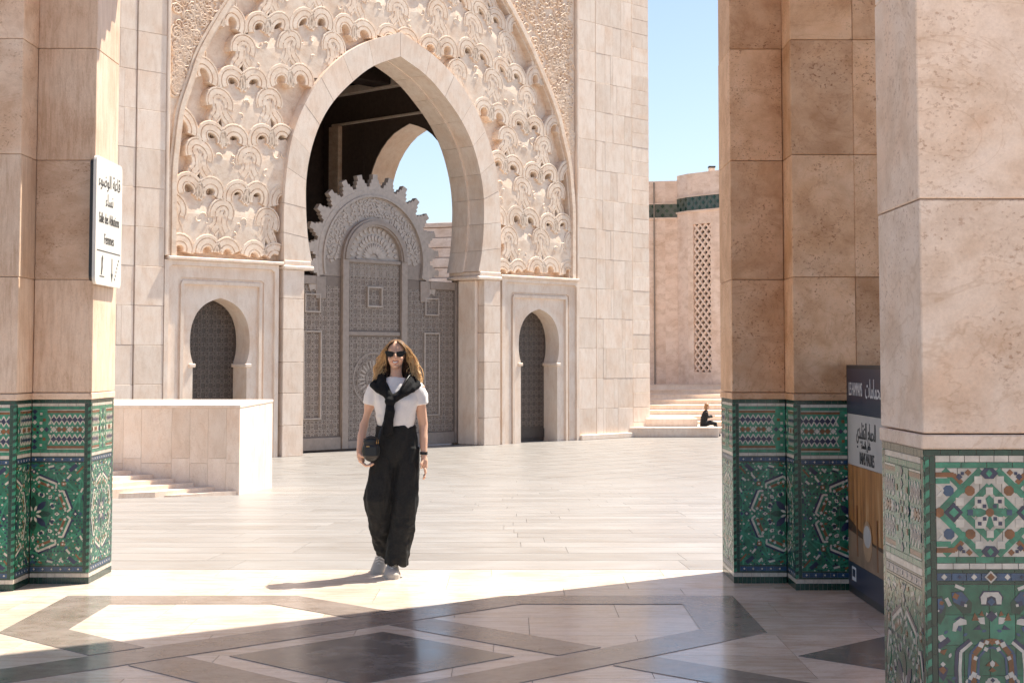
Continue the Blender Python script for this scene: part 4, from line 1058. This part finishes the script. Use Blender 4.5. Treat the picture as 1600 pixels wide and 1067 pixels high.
# ------------------------------------------------------------------ people
def ellipsoid(c, r, seg=20, rings=12):
    v = []; f = []
    for i in range(rings+1):
        a = math.pi*i/rings
        for j in range(seg):
            b = 2*math.pi*j/seg; v.append((c[0]+r[0]*math.sin(a)*math.cos(b), c[1]+r[1]*math.sin(a)*math.sin(b), c[2]+r[2]*math.cos(a)))
    for i in range(rings):
        for j in range(seg): f.append((i*seg+j, (i+1)*seg+j, (i+1)*seg+(j+1)%seg, i*seg+(j+1)%seg))
    return v, f
def loft(rings, seg=24):
    """rings of (cx,cy,cz,rx,ry), stacked in z"""
    v = []; f = []
    for cx, cy, cz, rx, ry in rings:
        for j in range(seg):
            b = 2*math.pi*j/seg; v.append((cx+rx*math.cos(b), cy+ry*math.sin(b), cz))
    for i in range(len(rings)-1):
        for j in range(seg): f.append((i*seg+j, i*seg+(j+1)%seg, (i+1)*seg+(j+1)%seg, (i+1)*seg+j))
    f += [tuple(range(seg-1,-1,-1)), tuple(range((len(rings)-1)*seg, len(rings)*seg))]
    return v, f
def fuse(name, mb, voxel, mat, parent, smooth=6, fn=None):
    """join overlapping volumes into one continuous skin"""
    o = mb.build(name, mat, None, recalc=True)
    m = o.modifiers.new('r', 'REMESH'); m.mode = 'VOXEL'; m.voxel_size = voxel; m.use_smooth_shade = True
    if smooth: s_ = o.modifiers.new('s', 'SMOOTH'); s_.factor = .5; s_.iterations = smooth
    dg = bpy.context.evaluated_depsgraph_get(); me = bpy.data.meshes.new_from_object(o.evaluated_get(dg), depsgraph=dg)
    bpy.data.objects.remove(o)
    if fn:
        ns = [v.normal.copy() for v in me.vertices]
        for v, n_ in zip(me.vertices, ns): v.co = v.co+n_*fn(v.co)
    me.polygons.foreach_set('use_smooth', [True]*len(me.polygons)); me.name = name
    if not me.materials: me.materials.append(mat)
    o = bpy.data.objects.new(name, me); COL.objects.link(o); o.parent = parent
    return o
from mathutils import noise as mn
SKIN = plain('skin', (0.66,0.40,0.28), 0.45, 0, .04, .4); b = SKIN.node_tree.nodes['Principled BSDF']; b.inputs['Subsurface Weight'].default_value = .12; b.inputs['Subsurface Radius'].default_value = (.012,.005,.003); b.inputs['Subsurface Scale'].default_value = .5
TEE = plain('white_cotton', (0.74,0.72,0.71), 0.85, 0, .02, .2, 60, .1); BLACKC = plain('black_knit', (0.010,0.010,0.011), .9, 0, .2, .2, 90, .4); TROU = plain('black_trouser_cloth', (0.017,0.0175,0.018), .85, 0, .15, .25, 70, .3)
LEATHER = plain('black_leather', (0.010,0.010,0.011), .38, 0, .1, .5, 30, .15); SHOE = plain('white_sneaker', (0.46,0.43,0.39), .7, 0, .05, .3); LENS = plain('dark_lens', (0.004,0.004,0.005), .3, 0, 0, .25); GOLD = plain('gold_clasp', (.45,.28,.12), .3, 1.0, .02)
LIP = plain('lips', (0.42,0.10,0.085), .4); TEETH = plain('teeth', (.78,.74,.68), .3)
m, t, b = new_mat('wavy_hair', .42); tc = N(t, 'ShaderNodeTexCoord'); sx_ = N(t, 'ShaderNodeSeparateXYZ'); t.links.new(tc.outputs['Object'], sx_.inputs[0])
mr = N(t, 'ShaderNodeMapRange'); mr.inputs['From Min'].default_value = 1.70; mr.inputs['From Max'].default_value = 1.36; t.links.new(sx_.outputs['Z'], mr.inputs[0])
hn = noise(t, tc.outputs['Object'], 45, 3); ad = N(t, 'ShaderNodeMath', operation='MULTIPLY_ADD'); t.links.new(hn, ad.inputs[0]); ad.inputs[1].default_value = .5; t.links.new(mr.outputs[0], ad.inputs[2])
t.links.new(ramp(t, ad.outputs[0], [(.08,(.09,.045,.02)),(.30,(.34,.18,.07)),(.6,(.68,.43,.19)),(1.0,(.82,.60,.33))]).outputs[0], b.inputs['Base Color'])
tr_ = N(t, 'ShaderNodeBsdfTranslucent'); t.links.new(b.inputs['Base Color'].links[0].from_socket, tr_.inputs[0])
mx_ = N(t, 'ShaderNodeMixShader'); mx_.inputs[0].default_value = .35; t.links.new(b.outputs[0], mx_.inputs[1]); t.links.new(tr_.outputs[0], mx_.inputs[2])
t.links.new(mx_.outputs[0], t.nodes['Material Output'].inputs[0])
HAIR = m
HAIRD = plain('dark_brown_hair', (.055,.026,.013), .45, 0, .25, .4, 60)
wm = empty('person', (-.845, 11.68, 0), 0, 'woman in white top and wide black trousers walking towards the viewer, smiling', 'person')
# body
mb = MB()
def EL(c, r): mb.add(*ellipsoid(c, r))
def TB(p, r, seg=12): mb.add(*tube(p, r, seg))
EL((0,.012,1.622),(.069,.090,.080)); EL((0,-.020,1.575),(.056,.070,.082)); EL((0,-.058,1.515),(.023,.024,.020)); EL((0,-.030,1.535),(.042,.050,.035))
for s in (1,-1): EL((s*.031,-.058,1.566),(.025,.028,.026)); EL((s*.068,.005,1.585),(.010,.020,.030))
TB([(0,-.080,1.605),(0,-.092,1.585),(0,-.102,1.566),(0,-.090,1.557)],[.008,.010,.0145,.010],8)
TB([(0,.015,1.54),(0,.012,1.47),(0,.02,1.40)],[.043,.041,.058],16)
mb.add(*loft([(0,.01,.95,.13,.10),(0,.01,1.05,.112,.09),(0,.01,1.18,.13,.10),(0,.01,1.3,.145,.10),(0,.012,1.37,.13,.075),(0,.015,1.41,.06,.055)]))
for s, el, wr in ((-1,(-.232,.02,1.085),(-.252,-.105,.915)),(1,(.198,.035,1.085),(.207,-.03,.865))):
    TB([(s*.120,.01,1.37),(s*.165,.01,1.355),(el[0]*.45+s*.165*.55,.02,1.22),(el[0],el[1],el[2]),(el[0]*.5+wr[0]*.5,(el[1]+wr[1])/2,(el[2]+wr[2])/2+.012),wr],[.052,.047,.039,.034,.031,.0225],16)
    for l in (1,): pass
TB([(.08,.0,.95),(.075,-.02,.5),(.01,-.03,.10)],[.075,.05,.035]); TB([(-.08,0,.95),(-.11,-.02,.52),(-.10,.18,.14)],[.075,.05,.035])
# left hand (image right): relaxed, slightly curled
W = Vector((.207,-.03,.865))
TB([W, W+Vector((.004,-.008,-.035)), W+Vector((.007,-.013,-.085))],[.023,.026,.022],10); TB([W+Vector((-.004,-.028,-.05)), W+Vector((.006,.012,-.08))],[.018,.018],8)
for k,(dy,L) in enumerate(((-.034,.070),(-.017,.078),(.001,.073),(.018,.058))):
    a = W+Vector((.008,dy,-.088)); TB([a, a+Vector((.006,-.004,-L*.45)), a+Vector((.001,-.012,-L*.78)), a+Vector((-.010,-.020,-L))],[.0095,.009,.0085,.007],8)
TB([W+Vector((-.006,-.022,-.03)), W+Vector((-.018,-.050,-.058)), W+Vector((-.016,-.060,-.088))],[.012,.0105,.008],8)
# right hand (image left): closed round the underside of the bag
W = Vector((-.252,-.105,.915))
TB([W, W+Vector((.006,-.020,-.040)), W+Vector((.022,-.040,-.085))],[.023,.026,.023],10); TB([W+Vector((.0,-.035,-.045)), W+Vector((.012,-.005,-.075))],[.018,.018],8)
for k,(dy,L) in enumerate(((-.040,.078),(-.022,.084),(-.004,.078),(.012,.062))):
    a = W+Vector((.022,-.035+dy*.9,-.088)); TB([a, a+Vector((L*.40,-.008,-.024)), a+Vector((L*.80,-.012,-.020)), a+Vector((L*1.05,-.012,-.006))],[.0098,.0092,.0086,.0072],8)
TB([W+Vector((.004,-.038,-.028)), W+Vector((.026,-.072,-.045)), W+Vector((.046,-.088,-.048))],[.012,.0105,.008],8)
body = fuse('body', mb, .0042, SKIN, wm, 3)
# smile
def arcstrip(z, hw, th, y0, sag, n=11):
    v = []; f = []
    for i in range(n):
        q = -1+2*i/(n-1); x = q*hw; zz = z+sag*(q*q); y = y0+.022*q*q; tt = th*(1-.75*q*q)
        v += [(x,y,zz-tt/2),(x,y,zz+tt/2),(x,y+.012,zz+tt/2),(x,y+.012,zz-tt/2)]
    for i in range(n-1):
        for j in range(4): f.append((i*4+j, i*4+(j+1)%4, i*4+4+(j+1)%4, i*4+4+j))
    f += [(0,1,2,3),(4*n-1,4*n-2,4*n-3,4*n-4)]
    return v, f
v, f = arcstrip(1.5395,.031,.0185,-.0925,.014); mesh_obj('lips', v, f, LIP, wm, True, recalc=True)
v, f = arcstrip(1.5400,.027,.0105,-.0945,.0125); mesh_obj('teeth', v, f, TEETH, wm, True, recalc=True)
# sunglasses
sgx = empty('sunglasses', (0,0,0)); sgx.parent = wm
for s in (1,-1):
    pts = [(s*.008,1.601),(s*.012,1.616),(s*.040,1.622),(s*.071,1.625),(s*.070,1.606),(s*.058,1.585),(s*.034,1.578),(s*.013,1.585)]
    v, f = prism(pts, lambda u, w_, d: (u, d+.18*abs(u)**1.4, w_), -.104, -.097); mesh_obj('lens', v, f, LENS, sgx, recalc=True)
    v, f = tube([(s*.066,-.098,1.615),(s*.076,-.05,1.612),(s*.079,.01,1.605)], .0035, 6); mesh_obj('temple_arm', v, f, LENS, sgx, True)
v, f = tube([(-.012,-.101,1.608),(0,-.106,1.610),(.012,-.101,1.608)], .0035, 6); mesh_obj('bridge', v, f, LENS, sgx, True)
# top
mb = MB()
mb.add(*loft([(0,.005,1.035,.118,.096),(0,.005,1.06,.124,.102),(0,0,1.12,.138,.116),(0,-.005,1.20,.152,.122),(0,-.006,1.27,.163,.122),(0,0,1.33,.168,.108),(0,.005,1.375,.150,.090),(0,.010,1.405,.105,.078),(0,.012,1.432,.066,.064)]))
for s in (1,-1): mb.add(*ellipsoid((s*.145,.010,1.358),(.055,.060,.038)))
for s in (1,-1): mb.add(*tube([(s*.105,.005,1.360),(s*.150,.005,1.345),(s*.178,.008,1.290),(s*.188,.010,1.235)],[.060,.060,.057,.052],16))
fuse('top', mb, .0065, TEE, wm, 5, lambda c: .007*mn.noise(Vector((c.x*14,c.y*14,c.z*6)))+.004*mn.noise(Vector((c.x*30+4,c.y*30,c.z*16)))+.005*max(0,math.sin(c.z*30+c.x*14))*(1 if c.z < 1.16 else .3))
# trousers
mb = MB()
mb.add(*loft([(0,.005,1.082,.139,.117),(0,.005,1.03,.145,.118),(0,.005,.97,.154,.116),(0,.005,.90,.166,.110),(0,.0,.84,.160,.095),(0,0,.79,.13,.07)][::-1]))
mb.add(*tube([(.078,.0,.92),(.080,-.01,.75),(.076,-.025,.55),(.056,-.03,.35),(.030,-.035,.20),(.016,-.038,.085)],[.092,.095,.094,.090,.087,.085],20))
mb.add(*tube([(-.078,.0,.92),(-.098,-.02,.75),(-.126,-.05,.56),(-.112,.03,.38),(-.096,.13,.25),(-.084,.20,.145)],[.092,.098,.100,.088,.078,.072],20))
fuse('trousers', mb, .0065, TROU, wm, 9, lambda c: .014*mn.noise(Vector((c.x*17,c.y*17,c.z*2.6)))+.009*mn.noise(Vector((c.x*30+9,c.y*30,c.z*9)))+.006*mn.noise(Vector((c.x*20+3,c.y*20,c.z*28)))*(1 if c.z < .45 else .4))
# sweater knotted over the shoulders
mb = MB()
for s in (1,-1):
    mb.add(*tube([(0,.085,1.435),(s*.075,.070,1.44),(s*.105,.005,1.425),(s*.095,-.065,1.38),(s*.055,-.115,1.32),(-.028,-.140,1.262)],[.034,.036,.037,.037,.034,.028],14))
    mb.add(*tube([(s*.06,.06,1.43),(s*.135,.03,1.405),(s*.165,-.03,1.378),(s*.125,-.09,1.345),(s*.06,-.12,1.31)],[.026,.030,.024,.024,.022],12))
mb.add(*ellipsoid((-.028,-.145,1.262),(.040,.034,.036)))
mb.add(*tube([(-.020,-.140,1.27),(-.040,-.155,1.20),(-.052,-.150,1.12),(-.064,-.138,1.015)],[.030,.028,.026,.024],12)); mb.add(*tube([(-.03,-.140,1.26),(-.018,-.158,1.19),(-.024,-.152,1.11),(-.036,-.140,1.03)],[.028,.026,.024,.022],12))
mb.add(*ellipsoid((0,.085,1.36),(.13,.04,.09)))
fuse('knotted_sweater', mb, .006, BLACKC, wm, 3, lambda c: .006*mn.noise(Vector((c.x*30,c.y*30,c.z*18))))
# hair
mb = MB(); rh = random.Random(21)
mb.add(*ellipsoid((0,.028,1.630),(.078,.088,.080),24,14)); mb.add(*ellipsoid((0,.075,1.540),(.098,.045,.135),24,14), 1)
for k in range(720):
    side_ = -1 if k % 2 else 1
    a = rh.uniform(.0,1.0); th = rh.uniform(.05,1.0)
    inner = rh.random() < .27
    rx = .006+.064*th; y0_ = -.060+.135*a; z0_ = 1.704-.050*th*th-.03*abs(a-.45)
    L = rh.uniform(.26,.40)*(1.0 if not inner else .92); ph = rh.uniform(0,6.28); am = rh.uniform(.007,.022); fq = rh.uniform(1.7,3.2)
    out_ = (rh.uniform(.0,.035) if inner else rh.uniform(.02,.090))*(1.14 if side_ > 0 else .97); p = []; rr_ = []
    n_ = 17
    for i in range(n_):
        t_ = i/(n_-1)
        x = side_*(rx+(.070-rx)*min(1,t_*4.0)+out_*min(1,max(0,t_-.10)*1.6)**.85)
        yb = -.005+.085*a
        y = y0_+(yb-y0_)*min(1,t_*2.6)+.012*t_-.045*max(0,t_-.6)*(1 if a < .5 else 0)
        z = z0_-L*t_**1.06+.010*math.sin(min(1,t_*4)*math.pi)
        w_ = am*min(1,max(0,t_-.15)*2.6)
        p.append((x+w_*math.sin(ph+fq*6.28*t_*.8), y+w_*math.cos(ph*1.3+fq*6.28*t_*.8), z+.4*w_*math.sin(ph+fq*7*t_)))
        rr_.append(.0046*(1-.4*t_)*(.75+.4*math.sin(3.14*min(1,t_*1.4+.1))) if i < n_-1 else .0008)
    v, f = tube(p, rr_, 5); mb.add(v, f, 1 if inner else 0)
for k in range(60):   # flyaway strands
    s = rh.choice((-1,1)); p = []; ph = rh.uniform(0,6.28); o_ = rh.uniform(.09,.17) if s < 0 else rh.uniform(.10,.215); zt = rh.uniform(1.48,1.64); yy = rh.uniform(-.01,.10)
    for i in range(9):
        t_ = i/8; p.append((s*(.075+(o_-.075)*t_**.8+.010*math.sin(ph+9*t_)), yy+.012*math.cos(ph+8*t_), zt-.20*t_+.03*math.sin(t_*3.1)))
    mb.add(*tube(p, [.0035]*8+[.001], 4))
mb.build('hair', [HAIR, HAIRD], wm, True)
# shoes
def shoe(name, loc, rotx, rz):
    e = empty(name, loc, 0); e.rotation_euler = (rotx, 0, rz); e.parent = wm; e.scale = (1.2,1.08,1.15)
    rings = [(.10,.030,.0,.055),(.085,.038,.0,.085),(.04,.040,.0,.095),(-.01,.043,.0,.085),(-.06,.047,.0,.066),(-.105,.046,.0,.055),(-.14,.036,.0,.044),(-.158,.018,.0,.030)]
    v = []; f = []; sg_ = 12
    for y_, hw, zb, zt in rings:
        for j in range(sg_):
            q = math.pi*j/(sg_-1); v.append((hw*math.cos(q), y_, .026+(zt-.026)*math.sin(q)**.8))
    for i in range(len(rings)-1):
        for j in range(sg_-1): f.append((i*sg_+j, i*sg_+j+1, (i+1)*sg_+j+1, (i+1)*sg_+j))
    f += [tuple(range(sg_)), tuple(range(len(rings)*sg_-1,(len(rings)-1)*sg_-1,-1))]
    mesh_obj('shoe_upper', v, f, SHOE, e, True, recalc=True)
    out_ = [(hw+.004, y_) for y_, hw, _, _ in rings]+[(-hw-.004, y_) for y_, hw, _, _ in rings[::-1]]
    v, f = prism(out_, lambda a, b_, d: (a, b_, d), 0.0, .027); mesh_obj('sole', v, f, SHOE, e, recalc=True)
    for k in range(4):
        yy = -.015-.022*k; zz = .088-.0095*k
        v, f = tube([(-.026,yy,zz-.012),(0,yy,zz+.004),(.026,yy,zz-.012)], .0035, 6); mesh_obj('lace', v, f, TEE, e, True)
shoe('shoe', (-.020,-.015,0), 0, R(3)); shoe('shoe', (-.118,.275,.040), R(24), R(-8))
# watch and bracelet
for z_, r_, h_, mt in ((.885,.0285,.020,LEATHER),(.862,.0265,.004,GOLD)):
    A_ = [(math.cos(2*math.pi*i/20)*r_, math.sin(2*math.pi*i/20)*r_) for i in range(20)]
    v, f = prism(A_, lambda a, b_, d: (.206+a, -.024+b_*1.0, d), z_-h_/2, z_+h_/2); mesh_obj('watch' if mt is LEATHER else 'bracelet', v, f, mt, wm, recalc=True)
# bag held against the hip
bgx = empty('shoulder_bag', (-.845-.162, 11.68-.185, .835), 0, 'small black leather crossbody bag held at the walking woman\'s hip', 'bag')
mb = MB(); mb.add(*ellipsoid((0,0,.075),(.066,.030,.078),20,12)); v, f = cbox(-.058,.058,-.030,.030,.02,.125,.018); mb.add(v, f); mb.add(*ellipsoid((0,0,.14),(.056,.028,.045),20,10))
fuse('bag_body', mb, .005, LEATHER, bgx, 4)
v, f = tube([(-.050,-.022,.160),(-.02,-.036,.172),(.02,-.036,.172),(.050,-.022,.160)], .004, 6); mesh_obj('zip', v, f, LEATHER, bgx, True)
v, f = cbox(-.032,-.008,-.040,-.033,.105,.113,.001); mesh_obj('clasp', v, f, GOLD, bgx)
for x_ in (.040,.052): v, f = tube([(x_,-.030,.125),(x_+.002,-.036,.140),(x_+.002,-.030,.155)], .003, 6); mesh_obj('ring', v, f, GOLD, bgx, True)
sp_ = spline([(.050,-.02,.15),(.075,.010,.24),(.115,.025,.34),(.170,.028,.45),(.225,.060,.55),(.262,.140,.61),(.270,.21,.615),(.262,.29,.55)], 26)
mb = MB()
for q in (-1,1): mb.add(*tube([(a+q*.003,b_,c+q*.002) for a,b_,c in sp_], .0045, 6))
mb.build('strap', LEATHER, bgx, True)

# person sitting on the platform edge by the stairs
sp = empty('person', (6.80, 55.95, ZG), 0, 'person in dark clothes sitting on the stone platform by the far stairs', 'person')
mb = MB(); TBs = lambda p, r, s_=10: mb.add(*tube(p, r, s_))
HAIR2 = plain('fair_hair', (.30,.15,.06), .5); DKC = plain('dark_clothes', (.012,.012,.014), .85)
mb.add(*ellipsoid((.015,0,1.03),(.075,.085,.10))); TBs([(-.02,0,.97),(-.05,0,.88)],[.05,.055]); 
for s in (1,-1): TBs([(-.06,s*.14,.84),(.02,s*.17,.66),(.20,s*.06,.70)],[.045,.04,.03]); TBs([(.20,s*.06,.70),(.25,s*.03,.72),(.27,s*.03,.70)],[.026,.022,.012])
fuse('body', mb, .010, SKIN, sp, 2)
mb = MB(); mb.add(*loft([(-.13,0,.34,.13,.17),(-.13,0,.5,.12,.17),(-.09,0,.70,.12,.18),(-.06,0,.84,.09,.16),(-.04,0,.90,.05,.07)]))
for s in (1,-1): TBs([(-.06,s*.15,.84),(.0,s*.18,.66),(.16,s*.08,.69)],[.06,.055,.045])
fuse('jacket', mb, .012, DKC, sp, 2, lambda c: .01*mn.noise(c*14))
mb = MB()
for s in (1,-1): TBs([(-.12,s*.08,.43),(.10,s*.09,.46),(.27,s*.09,.44),(.30,s*.09,.25),(.31,s*.09,.06)],[.10,.085,.07,.06,.05])
fuse('trousers', mb, .012, DKC, sp, 2, lambda c: .008*mn.noise(c*14))
for s in (1,-1): v, f = cbox(.26,.45,s*.09-.045,s*.09+.045,0,.075,.025); mesh_obj('shoe', v, f, BLACKC, sp, recalc=True)
mb = MB(); mb.add(*ellipsoid((-.012,0,1.055),(.088,.092,.095))); mb.add(*ellipsoid((-.05,0,.99),(.06,.085,.10)))
fuse('hair', mb, .010, HAIR2, sp, 2, lambda c: .01*mn.noise(c*25))
